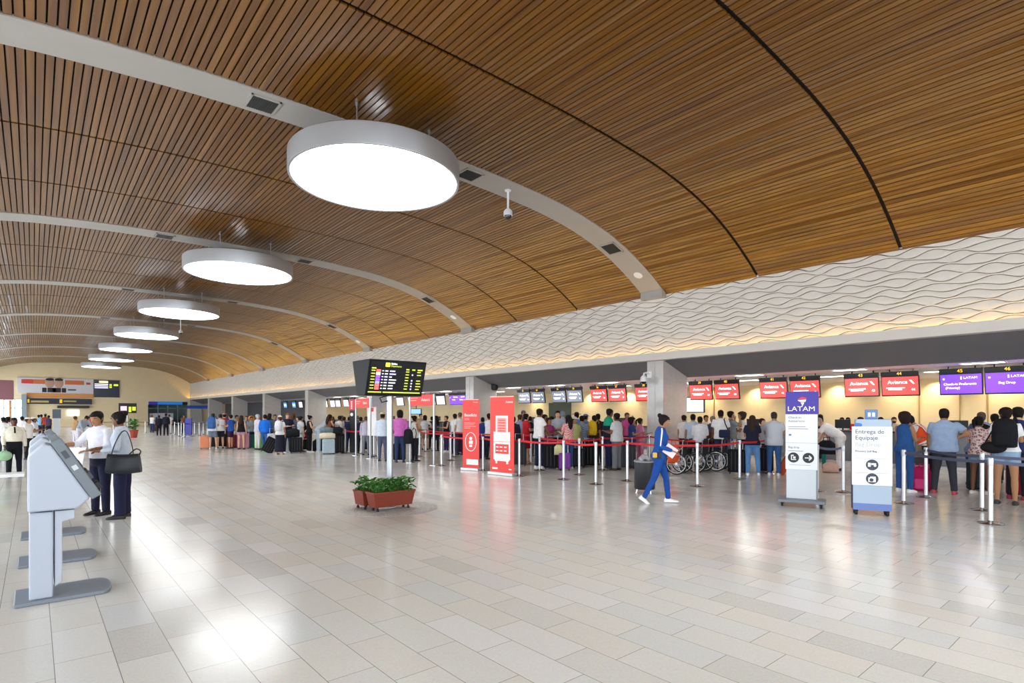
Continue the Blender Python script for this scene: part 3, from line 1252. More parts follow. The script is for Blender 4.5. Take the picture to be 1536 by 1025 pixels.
def desk_screen(px, kind, num, label):
    Y = y_on(px, XS)
    t = thing('check_in_screen', label, 'screen', (XS, Y, 2.5), -pi / 2, 'screens hanging above the check-in desks')
    M = Matrix.Rotation(radians(9), 4, 'X')
    b = MB()
    b.box(-.485, .485, 0, .07, -.31, .31, M)
    b.build('housing', BLACK, t, bevel=.008)
    b = MB()
    b.box(-.46, .46, -.006, .001, -.27, .27, M)
    col = {'red': RED, 'purple': PURPLE, 'grey': '#6f7684', 'white': '#d4d4de', 'blue': '#2f8fd6'}[kind]
    b.build('display', glow(col, {'grey': .6, 'white': .7}.get(kind, .8)), t)
    b = MB()
    b.box(-.485, .485, -.03, .10, .31, .43, M)
    b.build('number_box', mat('#0c0c0f', .3, name='gloss_black'), t, bevel=.006)
    b = MB()
    for s in (-1, 1):
        b.tube([(s * .3, .1, .3), (s * .3, .1, 1.79 * h - 2.5)], .018, 8)
    b.build('bracket', BLACK, t)
    rt = (pi / 2 - radians(-9), 0, 0)
    P = lambda x, z, y=-.010: M @ Vector((x, y, z))
    if num:
        text('number', num, .13, LITY, t, M @ Vector((0, -.034, .37)), rot=rt)
    if kind in ('red', 'grey'):
        text('lettering', 'Avianca', .15, LITW, t, P(-.06, .11), rot=rt, sx=1.1)
        b = MB()
        b.loft([[P(.24, .17), P(.29, .17), P(.37, .06), P(.34, .05)], [P(.24, .17, -.013), P(.29, .17, -.013), P(.37, .06, -.013), P(.34, .05, -.013)]])
        b.build('wing_mark', LITW, t)
        b = MB()
        for z, a, e in ((-.06, -.36, .12), (-.11, -.30, .05)):
            b.box(a, e, -.012, -.006, z - .014, z + .014, M)
        b.build('small_print', LITW, t)
        if num:
            text('gate_number', num, .10, LITW, t, P(.33, -.12), rot=rt)
    elif kind == 'purple':
        text('lettering', 'LATAM', .085, LITW, t, P(.22, .17), rot=rt, sx=1.15)
        b = MB()
        b.box(.0, .03, -.012, -.006, .13, .21, M)
        b.box(-.40, -.36, -.012, -.006, .13, .17, M)
        b.build('small_mark', LITW, t)
        text('message', 'Check-in Preferente' if num == '45' else ('Bag Drop' if num == '46' else 'Check-in'), .09, LITW, t, P(-.02, .0), rot=rt)
        if num == '45':
            text('message', '(Priority)', .09, LITW, t, P(-.18, -.11), rot=rt)
    elif kind == 'white':
        b = MB()
        b.box(-.3, .2, -.012, -.006, .05, .09, M)
        b.box(-.3, .05, -.012, -.006, -.05, -.02, M)
        b.box(.28, .34, -.012, -.006, .12, .18, M)
        b.build('small_print', glow('#b9b7dd', .8), t)
    else:
        b = MB()
        b.lathe([(0, 0), (.12, 0), (.12, .01), (0, .01)], 16, M=M @ Matrix.Translation((-.18, -.012, 0)) @ Matrix.Rotation(pi / 2, 4, 'X'))
        b.lathe([(0, 0), (.12, 0), (.12, .01), (0, .01)], 16, M=M @ Matrix.Translation((.18, -.012, 0)) @ Matrix.Rotation(pi / 2, 4, 'X'))
        b.build('round_mark', LITW, t)
    return t


for px, kind, num, lab in (
        (1512, 'purple', '46', 'purple check-in screen under the number 46, reading Bag Drop'),
        (1441, 'purple', '45', 'purple check-in screen under the yellow number 45'),
        (1350, 'red', '44', 'red check-in screen under the yellow number 44'),
        (1292, 'red', '43', 'red check-in screen under the yellow number 43'),
        (1207, 'red', '42', 'red check-in screen partly hidden behind the purple topped sign'),
        (1160, 'red', '41', 'red check-in screen under the yellow number 41, next to the purple topped sign'),
        (1090, 'red', '40', 'red check-in screen under the yellow number 40'),
        (1051, 'red', '39', 'red check-in screen beside the large white wall screen'),
        (967, 'red', '38', 'red check-in screen cut off by the granite pillar'),
        (926, 'red', '37', 'red check-in screen, one before the pillar'),
        (898, 'red', '36', 'red check-in screen next to the four grey ones'),
        (862, 'grey', '35', 'grey check-in screen next to the red ones, above the dark door'),
        (838, 'grey', '34', 'grey check-in screen above the dark door'),
        (807, 'grey', '33', 'grey check-in screen in the pair beside the suitcase banner, nearer the door'),
        (786, 'grey', '32', 'grey check-in screen right beside the tall suitcase banner'),
        (692, 'purple', '', 'purple check-in screen half hidden by the second pillar'),
        (681, 'purple', '', 'purple check-in screen beside the second pillar and the white ones'),
        (661, 'white', '', 'white check-in screen next to the purple pair'),
        (647, 'white', '', 'white check-in screen hanging behind a post of the red topped gate'),
        (632, 'white', '', 'white check-in screen below the red header of the gate'),
        (618, 'white', '', 'white check-in screen behind the gate, above the blue wall screen'),
        (600, 'white', '', 'white check-in screen seen just below the departure board'),
        (529, 'white', '', 'white check-in screen behind the black pylon'),
        (519, 'white', '', 'white check-in screen close to the black pylon'),
        (507, 'white', '', 'white check-in screen in the middle of the far white row'),
        (499, 'white', '', 'white check-in screen near the far end of the white row'),
        (488, 'white', '', 'white check-in screen beside the grey far pillar'),
        (451, 'white', '', 'lone white check-in screen next to the blue ones'),
        (441, 'blue', '', 'far blue check-in screen next to the lone white one'),
        (428, 'blue', '', 'farthest blue check-in screen of the two'),
):
    desk_screen(px, kind, num, lab)

for px0, px1, py0, py1, col, lab in ((1023, 1055, 597, 618, '#dfe7f4', 'large white wall screen beside the granite pillar'), (616, 631, 614, 621, '#7fa3d8', 'blue wall screen below the gate header')):
    X = XW - .12
    X = 12.9 * h
    ya, yb = y_on(px1, X), y_on(px0, X)
    Y = (ya + yb) / 2
    w = (yb - ya) / 2
    za, zb = z_on(py1, X, Y), z_on(py0, X, Y)
    t = thing('hanging_screen', lab, 'screen', (X, Y, (za + zb) / 2), -pi / 2)
    hh = (zb - za) / 2
    b = MB()
    b.box(-w - .04, w + .04, 0, .08, -hh - .04, hh + .04)
    b.build('housing', mat('#3c3e44', .5), t, bevel=.01)
    b = MB()
    b.box(-w, w, -.006, .002, -hh, hh)
    b.build('display', glow(col, .95), t)
    b = MB()
    b.tube([(0, .05, hh), (0, .05, 1.79 * h - (za + zb) / 2)], .03, 8)
    b.build('bracket', BLACK, t)

# ================================================================ CHECK-IN DESKS
n = 0
desk = None
for k in range(16):
    Y = (1.05 + 1.88 * k) * h
    lab = 'grey and white check-in desk with a dark counter top, behind the queue'
    t = thing('check_in_desk', lab, 'desk', (12.35 * h, Y, 0), -pi / 2, 'check-in desks along the yellow wall')
    b = MB()
    for s in (-1, 1):
        b.box(s * .78 - .55, s * .78 + .55, .0, .75, .08, 1.05)
    b.build('body', mat('#6d7076', .4), t, bevel=.01)
    b = MB()
    b.box(-1.4, 1.4, -.08, .8, 1.05, 1.10)
    b.build('counter_top', mat('#23242a', .3), t, bevel=.01)
    b = MB()
    b.box(-1.33, 1.33, .02, .72, 0, .08)
    b.build('plinth', mat('#c9ccd0', .4), t)
    b = MB()
    b.box(-.22, .22, -.6, .6, .12, .32)
    b.build('bag_belt', mat('#2a2b2e', .7), t)
    b = MB()
    b.box(.5, .98, .35, .39, 1.16, 1.46)
    b.box(.72, .76, .37, .41, 1.1, 1.2)
    b.build('monitor', BLACK, t)

# ================================================================ DEPARTURE BOARD WITH PLANTERS
Xp, Yp = 2.9 * h, 5.42 * h
t = thing('departure_board', 'black departure board on a steel pole rising behind the terracotta planters', 'board', (Xp, Yp, 0))
b = MB()
b.tube([(0, 0, 0), (0, 0, 2.3)], .055, 20)
b.lathe([(0, 0), (.16, 0), (.16, .015), (.06, .03), (0, .03)], 24)
b.build('pole', STEEL, t, smooth=40)
# two monitors back to back, tilted towards the floor
w, zb, zt = .56, 1.985, 2.60
b = MB()
prof = [(-.16, zb), (-.34, zt), (.34, zt), (.16, zb)]
b.loft([[Vector((s * w, y, z)) for y, z in prof] for s in (-1, 1)])
b.build('housing', mat('#0b0c0e', .55, spec=.3, name='satin_black'), t, bevel=.012)
tl = atan2(.18, zt - zb)
FM = Matrix.Translation((0, -.25, (zb + zt) / 2)) @ Matrix.Rotation(tl, 4, 'X')
b = MB()
b.box(-.53, .53, -.006, .004, -.285, .285, FM)
disp = b.build('display', mat('#0a0b10', .25, emit=.4, name='lit_black'), t)
rt = (pi / 2 + tl, 0, 0)
LIME = mat('#b9c53a', .4, emit=.8, name='lit_lime')
LAV = mat('#c9c6ea', .4, emit=1.0, name='lit_lavender')
FP = lambda x, z: FM @ Vector((x, -.010, z))
b = MB()
b.box(-.25, -.17, -.012, -.006, .2, .27, FM)
b.build('flight_icon', mat('#e8e23c', .4, emit=1.1, name='lit_bright_yellow'), t)
text('lettering', 'Salidas', .045, LITW, t, FP(-.15, .255), 'LEFT', rt)
text('lettering', 'Departures', .045, LIME, t, FP(-.15, .215), 'LEFT', rt)
rowcol = ['#f0615c', '#f2e3c0', '#8b4fe0', '#8b4fe0', '#8a8ee8', '#f0615c', '#f0615c']
A, Bm, Cm = MB(), MB(), MB()
for c, xs, xe in ((0, -.50, -.42), (0, .16, .22), (0, .28, .34), (0, .39, .49)):
    A.box(xs, xe, -.012, -.006, .155, .178, FM)
for i in range(7):
    z = .125 - .052 * i
    A.box(-.50, -.43, -.012, -.006, z - .0085, z + .0085, FM)
    A.box(.16, .225, -.012, -.006, z - .0085, z + .0085, FM)
    if i not in (2,):
        A.box(.39, .39 + (.07, .08, .0, .08, .09, .1, .08)[i], -.012, -.006, z - .0085, z + .0085, FM)
    Bm.box(-.30, -.27, -.012, -.006, z - .0085, z + .0085, FM)
    Bm.box(-.245, -.19, -.012, -.006, z - .010, z + .010, FM)
    Bm.box(-.155, -.155 + (.10, .12, .05, .14, .13, .09, .09)[i], -.012, -.006, z - .010, z + .010, FM)
    if i not in (0, 2):
        Bm.box(.285, .31, -.012, -.006, z - .012, z + .012, FM)
    q = MB()
    q.box(-.41, -.33, -.012, -.006, z - .022, z + .022, FM)
    q.build('airline_tile', mat(rowcol[i], .4, emit=1.0, name='lit_tile'), t)
A.box(-.52, -.27, -.012, -.006, -.265, -.245, FM)
A.box(-.24, .50, -.012, -.006, -.265, -.245, FM)
A.build('yellow_rows', LIME, t)
Bm.build('flight_rows', LAV, t)
b = MB()
b.tube([(-.06, .0, 1.99), (-.2, 0, 1.95), (-.16, 0, 1.87), (-.04, 0, 1.9)], .012, 6)
b.build('cable', BLACK, t)

TERRA = plaster('#823320', .55, .12, 8.)
TERRA.name = 'terracotta_plastic'
SOIL = mat('#2b2119', .9)


def leaf_mat():
    m = plaster('#3f7a26', .5, .45, 9.)
    m.name = 'leaf_green'
    return m


LEAF = leaf_mat()


def leaves(mb, x0, x1, y0, y1, z, n, hh, seed, size=.075):
    r = random.Random(seed)
    for i in range(n):
        x, y = r.uniform(x0, x1), r.uniform(y0, y1)
        a = r.uniform(0, 6.28)
        sp = r.uniform(0, .09)
        H2 = z + hh * r.uniform(.15, 1)
        c = Vector((x + cos(a) * sp, y + sin(a) * sp, H2))
        if r.random() < .4:
            mb.tube([(x, y, z), tuple(c)], .003, 4)
        M = Matrix.Translation(c) @ Matrix.Rotation(a, 4, 'Z') @ Matrix.Rotation(r.uniform(-.9, .5), 4, 'Y')
        L, W2 = size * r.uniform(.7, 1.3), size * .42
        up = .012
        pts = [(0, 0, 0), (L * .35, W2, up), (L * .75, W2 * .7, up * .5), (L, 0, -.01), (L * .75, -W2 * .7, up * .5), (L * .35, -W2, up), (L * .5, 0, -.006)]
        vs = [M @ Vector(p) for p in pts] + [M @ (Vector(p) - Vector((0, 0, .002))) for p in pts]
        fs = [(0, 1, 6), (1, 2, 6), (2, 3, 6), (3, 4, 6), (4, 5, 6), (5, 0, 6)]
        fs += [tuple(7 + q for q in reversed(f)) for f in fs]
        mb.add(vs, fs)


def planter(x, y, rz, lab, seed, q=1.):
    t = thing('planter', lab, 'planter', (x, y, 0), rz, 'planters at the foot of the departure board')
    b = MB()
    o, i_ = (.40, .15, .34, .11), (.385, .135)
    def rr(hx, hy, z):
        return [Vector(p) for p in ((-hx, -hy, z), (hx, -hy, z), (hx, hy, z), (-hx, hy, z))]
    b.loft([rr(.36 * q, .115, .07), rr(.40 * q, .15, .30), rr(.41 * q, .16, .30), rr(.41 * q, .16, .335), rr(.38 * q, .13, .335), rr(.37 * q, .12, .28)])
    b.build('trough', TERRA, t, bevel=.008)
    b = MB()
    b.box(-.375 * q, .375 * q, -.122, .122, .25, .295)
    b.build('soil', SOIL, t)
    for sx in (-1, 1):
        for sy in (-1, 1):
            b = MB()
            b.lathe([(0, 0), (.022, 0), (.024, .02), (.02, .04), (.012, .05), (.012, .075), (0, .075)], 10, (sx * .3 * q, sy * .08, 0))
            b.build('foot', RUBBER, t, smooth=40)
    b = MB()
    leaves(b, -.36 * q, .36 * q, -.12, .12, .29, int(330 * q), .24, seed)
    b.build('foliage', LEAF, t, smooth=True, fix=False)
    return t


planter(2.83 * h, 5.27 * h, radians(2), 'long terracotta planter of leafy green plants in front of the board pole', 3)
planter(2.66 * h, 5.50 * h, radians(92), 'terracotta planter seen end on, beside the long one at the board pole', 4, .44)
# rough pebble patch in the floor
b = MB()
b.lathe([(0, -.01), (.85, -.01), (.86, .003), (0, .004)], 40, (2.85 * h, 5.35 * h, 0))
pm = mat('#cfccc6', .5, name='pebble_floor')
nt = pm.node_tree
v = nt.nodes.new('ShaderNodeTexVoronoi')
v.inputs['Scale'].default_value = 26
tc = nt.nodes.new('ShaderNodeTexCoord')
rp = nt.nodes.new('ShaderNodeValToRGB')
rp.color_ramp.elements[0].color = lin('#dcdad6')
rp.color_ramp.elements[1].color = lin('#a9a6a0')
rp.color_ramp.elements[1].position = .6
nt.links.new(tc.outputs['Object'], v.inputs['Vector'])
nt.links.new(v.outputs['Distance'], rp.inputs['Fac'])
nt.links.new(rp.outputs[0], nt.nodes['Principled BSDF'].inputs['Base Color'])
struct(b.build('floor', pm))

# ================================================================ BANNERS, GATES, PYLONS
BRED = mat('#e8423a', .5, name='banner_red')
BWHITE = mat('#f6f4f2', .55, name='print_white')
BROSE = mat('#f4a09a', .55, name='print_rose')


def banner(px, fy, w, hh, lat, dep, lab):
    P = fl(px, fy)
    t = thing('roll_up_banner', lab, 'banner', P, rot_of(lat, dep), 'red roll-up banners at the queue')
    b = MB()
    b.box(-w / 2 - .02, w / 2 + .02, -.10, .10, 0, .085)
    b.build('base', mat('#cfd0d2', .35, .6), t, bevel=.015)
    b = MB()
    b.box(-w / 2, w / 2, -.008, .0, .08, hh)
    b.build('panel', BRED, t)
    b = MB()
    b.box(-w / 2, w / 2, -.016, .008, hh - .025, hh)
    b.build('top_bar', mat('#d8b9b4', .4), t)
    b = MB()
    b.tube([(0, .03, .08), (0, .02, hh - .01)], .012, 8)
    b.build('pole', STEEL, t)
    return t


t = banner(706.5, 706, .60, 2.09, .75, -.5, 'narrow red banner with a white oval emblem, beside the second pillar')
text('lettering', 'Avianca', .05, BWHITE, t, (.17, -.011, 2.0))
text('headline', 'Beneficio', .125, BWHITE, t, (-.24, -.011, 1.62), 'LEFT')
text('headline', '50%', .11, BROSE, t, (-.24, -.011, 1.50), 'LEFT')
b = MB()
for i, (z, L) in enumerate(((1.39, .40), (1.34, .36), (1.29, .42), (1.24, .22))):
    b.box(-.24, -.24 + L, -.012, -.008, z - .009, z + .009)
b.build('small_print', BROSE, t)
b = MB()
n = 36
for i in range(n):
    a, a2 = 2 * pi * i / n, 2 * pi * (i + 1) / n
    b.tube([(.2 * cos(a), -.010, .84 + .27 * sin(a)), (.2 * cos(a2), -.010, .84 + .27 * sin(a2))], .011, 5)
b.ell((.0, -.010, .94), (.055, .004, .05), 10, 6)
b.box(-.07, .07, -.013, -.008, .78, .88)
b.box(-.05, .05, -.013, -.008, .69, .76)
b.build('oval_emblem', BWHITE, t)
b = MB()
b.box(-.16, .27, -.013, -.008, .17, .33)
b.build('white_label', BWHITE, t)

t = banner(753, 713, .90, 2.14, .64, -.6, 'wide red banner with a large white suitcase picture')
text('lettering', 'Avianca', .085, BWHITE, t, (.28, -.011, 1.98))
b = MB()
b.box(-.22, .22, -.012, -.008, 1.30, 1.60)
b.box(-.2, .2, -.013, -.009, 1.15, 1.32)
for z in (1.23,):
    pass
b.build('picture_handle', BROSE, t, bevel=.002)
b = MB()
b.box(-.23, -.18, -.015, -.008, 1.15, 1.58)
b.box(.18, .23, -.015, -.008, 1.15, 1.58)
b.box(-.23, .23, -.015, -.008, 1.55, 1.61)
b.box(-.31, .31, -.013, -.008, .42, 1.17)
b.box(-.27, .27, -.013, -.008, .38, .42)
b.box(-.24, -.17, -.013, -.008, .31, .38)
b.box(.17, .24, -.013, -.008, .31, .38)
b.build('picture_suitcase', BWHITE, t)
b = MB()
b.box(-.24, .26, -.017, -.012, .58, .84)
b.box(-.31, .31, -.017, -.012, .905, .915)
for z in (1.2, 1.27, 1.34, 1.42, 1.49):
    b.box(-.13, .13, -.017, -.012, z - .012, z + .012)
b.build('picture_detail', BRED, t)
b = MB()
for z in (.66, .76):
    for xx in (-.16, -.02, .14):
        b.box(xx - .05, xx + .05, -.020, -.016, z - .014, z + .014)
b.box(-.36, -.16, -.013, -.008, .15, .20)
b.box(.26, .36, -.013, -.008, .16, .185)
b.build('small_print', BWHITE, t)


def gate(pa, pb, top, lab, word):
    A, B = fl(*pa), fl(*pb)
    v = B - A
    L = v.length
    t = thing('entrance_gate', lab, 'gate', A, atan2(v.y, v.x), 'red topped gates at the queue entrance')
    for x in (0, L):
        b = MB()
        b.tube([(x, 0, .02), (x, 0, top)], .035, 14)
        b.build('post', STEEL, t, smooth=40)
        b = MB()
        b.lathe([(0, 0), (.17, 0), (.17, .015), (.05, .035), (0, .035)], 20, (x, 0, 0))
        b.build('base', CHROME, t, smooth=40)
    b = MB()
    b.box(.035, L - .035, -.02, .02, top - .36, top)
    b.build('header', BRED, t)
    text('lettering', word, .15, BWHITE, t, (L * .68, -.024, top - .17), sx=1)
    b = MB()
    b.box(.08, L * .36, -.024, -.02, top - .12, top - .09)
    b.box(.08, L * .30, -.024, -.02, top - .2, top - .17)
    b.build('small_print', BROSE, t)
    return t


gate((615, 694), (651, 698), 2.29, 'silver two-post gate with a red header beside the departure board pole', 'Avianca')
gate((534, 683.5), (555.5, 688), 2.24, 'silver two-post gate with a red header behind the black pylon', 'Avianca')
# black pylon with red top
P = fl(529.5, 678.5)
t = thing('information_pylon', 'tall black pylon with a red top beside the far gate', 'sign', P, rot_of(.9, -.3))
b = MB()
b.box(-.12, .12, -.08, .08, .0, 2.27)
b.build('column', BLACK, t, bevel=.01)
b = MB()
b.box(-.14, .14, -.1, .1, 1.80, 2.27)
b.build('red_top', mat('#d9333a', .4), t, bevel=.01)
b = MB()
b.lathe([(0, 0), (.07, 0), (.07, .02), (0, .02)], 16, M=Matrix.Translation((0, -.085, 1.62)) @ Matrix.Rotation(pi / 2, 4, 'X'))
b.build('round_badge', BWHITE, t)
b = MB()
for i in range(5):
    b.box(-.03, .03, -.106, -.1, 1.87 + .07 * i, 1.91 + .07 * i)
b.build('vertical_print', BWHITE, t)
# white poster stand
P = fl(558, 686)
t = thing('poster_stand', 'slim white poster stand with a red top mark, beside the far gate', 'sign', P, rot_of(.9, -.3))
b = MB()
b.box(-.19, .19, -.015, .015, .82, 1.92)
b.build('poster', BWHITE, t)
b = MB()
b.box(-.05, .08, -.02, -.015, 1.74, 1.88)
b.build('red_mark', BRED, t)
b = MB()
b.tube([(0, .03, .02), (0, .03, 1.85)], .02, 10)
b.lathe([(0, 0), (.17, 0), (.17, .012), (.03, .03), (0, .03)], 18, (0, .03, 0))
b.build('stand', BLACK, t, smooth=40)

# ---- tall purple topped sign on casters
P = fl(1203, 759)
t = thing('wayfinding_totem', 'tall white sign with a purple LATAM top on a grey caster base', 'sign', P, rot_of(.86, -.5))
hw = .255
b = MB()
b.box(-.38, .38, -.26, .26, .075, .125)
b.build('base', mat('#7d838b', .5), t, bevel=.015)
for sx in (-1, 1):
    for sy in (-1, 1):
        b = MB()
        b.lathe([(0, -.016), (.034, -.016), (.036, 0), (.034, .016), (0, .016)], 14, M=Matrix.Translation((sx * .31, sy * .2, .037)) @ Matrix.Rotation(pi / 2, 4, 'Y'))
        b.box(sx * .31 - .022, sx * .31 + .022, sy * .2 - .02, sy * .2 + .02, .05, .078)
        b.build('caster', RUBBER, t, smooth=40)
b = MB()
b.box(-hw, hw, -.05, .06, .125, 2.06)
b.build('column', mat('#8d949c', .4), t, bevel=.006)
b = MB()
b.box(-hw + .005, hw - .03, -.056, -.048, .135, .66)
b.build('lower_panel', mat('#d3dbe2', .45), t)
b = MB()
b.box(-hw - .01, hw - .005, -.066, -.05, .66, 1.66)
b.build('white_panel', mat('#eef1f5', .45), t, bevel=.003)
b = MB()
b.box(-hw - .01, hw + .01, -.068, .07, 1.66, 2.07)
b.build('purple_panel', mat('#3a2a9c', .4), t, bevel=.006)
text('lettering', 'LATAM', .122, BWHITE, t, (-.01, -.071, 1.755), sx=1.15)
b = MB()
b.loft([[Vector((x, y, z)) for x, z in ((-.07, 1.93), (.0, 1.975), (.075, 1.955), (.065, 1.93))] for y in (-.074, -.069)])
b.build('logo_crest', mat('#e0314f', .4), t)
b = MB()
for q in (((-.07, 1.915), (.07, 1.925), (.06, 1.885), (-.035, 1.885)), ((-.02, 1.875), (.04, 1.88), (.03, 1.835), (.0, 1.835)), ((.0, 1.83), (.025, 1.83), (.012, 1.805), (.0, 1.805))):
    b.loft([[Vector((x, y, z)) for x, z in q] for y in (-.074, -.069)])
b.build('logo_torch', BWHITE, t)
INK = mat('#5b616b', .6, name='grey_ink')
text('lettering', 'Check-in', .058, INK, t, (-.22, -.068, 1.60), 'LEFT')
text('lettering', 'Autoservicio', .052, INK, t, (-.22, -.068, 1.535), 'LEFT')
b = MB()
b.box(-.22, .06, -.068, -.0655, 1.43, 1.438)
b.box(-.22, .10, -.068, -.0655, 1.39, 1.398)
b.box(-.265, .245, -.067, -.0655, 1.14, 1.143)
b.box(-.22, .02, -.068, -.0655, .99, .998)
b.box(-.20, .14, -.068, -.0655, .74, .744)
b.build('small_print', INK, t)
b = MB()
b.box(-.21, -.17, -.068, -.0655, 1.27, 1.30)
b.build('blue_mark', mat('#4a6fc4', .5), t)
text('lettering', 'Bag drop', .05, INK, t, (-.22, -.068, 1.06), 'LEFT')
DINK = mat('#20242c', .5, name='dark_ink')
for k, xx in enumerate((-.135, .105)):
    b = MB()
    b.lathe([(0, 0), (.092, 0), (.092, .004), (0, .004)], 28, M=Matrix.Translation((xx, -.066, .875)) @ Matrix.Rotation(pi / 2, 4, 'X'))
    o = b.build('round_icon', DINK, t)
    b = MB()
    if k == 0:
        b.box(-.04, -.025, 0, .003, -.045, .05)
        b.box(-.04, .045, 0, .003, -.045, -.03)
        b.box(-.005, .035, 0, .003, -.02, .02)
        b.ell((-.008, .0, .04), (.014, .003, .014), 8, 5)
    else:
        b.box(-.055, .04, 0, .003, -.009, .009)
        for s in (-1, 1):
            b.tube([(.05, .0015, 0), (.01, .0015, s * .042)], .011, 6)
    b.v = [(x + xx, y - .0735, z + .875) for x, y, z in b.v]
    b.build('pictogram', BWHITE, o)

# ---- bag drop sign on casters
P = fl(1308, 774)
t = thing('bag_drop_stand', 'white Entrega de Equipaje sign on a blue wheeled stand', 'sign', P, rot_of(.9, -.38))
SLATE = mat('#31345c', .45)
PALE = mat('#a9bccf', .45)
b = MB()
b.box(-.27, .27, .0, .20, .09, 1.38)
b.build('cabinet', SLATE, t, bevel=.01)
b = MB()
b.box(-.27, .27, -.02, .0, .09, .20)
b.build('lower_trim', mat('#6a80bc', .45), t)
b = MB()
b.box(-.27, .27, -.02, .0, .20, .50)
b.build('lower_panel', PALE, t)
b = MB()
b.box(-.29, .275, -.04, -.018, .50, 1.46)
b.build('white_panel', mat('#eef1f5', .45), t, bevel=.004)
b = MB()
b.box(-.23, .27, -.01, .17, 1.38, 1.58)
b.build('top_housing', PALE, t, bevel=.02)
b = MB()
b.box(-.09, .09, .05, .08, 1.58, 1.74)
b.build('top_card', mat('#5f83b4', .45), t, bevel=.01)
b = MB()
b.box(-.05, -.01, .046, .05, 1.62, 1.69)
b.box(.01, .05, .046, .05, 1.62, 1.69)
b.build('card_print', BWHITE, t)
b = MB()
b.ell((-.2, -.02, 1.485), (.06, .012, .035), 12, 6)
b.build('blue_mark', mat('#4a74c8', .4), t)
text('lettering', 'Entrega de', .096, INK, t, (-.245, -.043, 1.375), 'LEFT', sx=.98)
text('lettering', 'Equipaje', .096, INK, t, (-.245, -.043, 1.275), 'LEFT')
text('lettering', 'Bag Drop', .092, mat('#c3c9d2', .5, name='pale_ink'), t, (-.245, -.043, 1.165), 'LEFT')
text('lettering', 'Proceso Self Bag', .046, INK, t, (-.245, -.043, 1.055), 'LEFT')
b = MB()
b.box(-.25, .22, -.043, -.0395, .935, .938)
b.box(-.25, .22, -.043, -.0395, .70, .703)
b.build('rule_lines', INK, t)
for k, zz in enumerate((.835, .61)):
    b = MB()
    b.lathe([(0, 0), (.088, 0), (.088, .004), (0, .004)], 28, M=Matrix.Translation((-.005, -.040, zz)) @ Matrix.Rotation(pi / 2, 4, 'X'))
    o = b.build('round_icon', mat('#3a4552', .5), t)
    b = MB()
    if k == 0:
        b.box(-.06, -.02, 0, .003, -.03, .035)
        b.box(-.015, .055, 0, .003, -.0, .03)
        b.ell((.04, .001, -.01), (.02, .003, .02), 8, 5)
    else:
        b.box(-.055, .05, 0, .003, -.055, .02)
        b.box(-.03, .05, 0, .003, .02, .035)
    b.v = [(x - .005, y - .0475, z + zz) for x, y, z in b.v]
    p = b.build('pictogram', BWHITE, o)
    if k:
        c = MB()
        c.lathe([(0, 0), (.028, 0), (.028, .003), (0, .003)], 16, M=Matrix.Translation((-.015, -.0485, zz - .02)) @ Matrix.Rotation(pi / 2, 4, 'X'))
        c.build('pictogram_ring', mat('#3a4552', .5), o)
for sx in (-1, 1):
    for sy in (0, 1):
        b = MB()
        M = Matrix.Translation((sx * .22, .03 + sy * .14, .045)) @ Matrix.Rotation(pi / 2, 4, 'Y')
        b.lathe([(0, -.018), (.042, -.018), (.045, 0), (.042, .018), (0, .018)], 14, M=M)
        b.box(sx * .22 - .026, sx * .22 + .026, .01 + sy * .14, .05 + sy * .14, .06, .095)
        b.build('caster', RUBBER, t, smooth=40)

# ================================================================ SELF-SERVICE KIOSKS
KW = mat('#aeb6c4', .38, name='kiosk_white')
KG = mat('#6f777f', .4, name='kiosk_grey')
KB = mat('#7a838d', .4, name='kiosk_base')


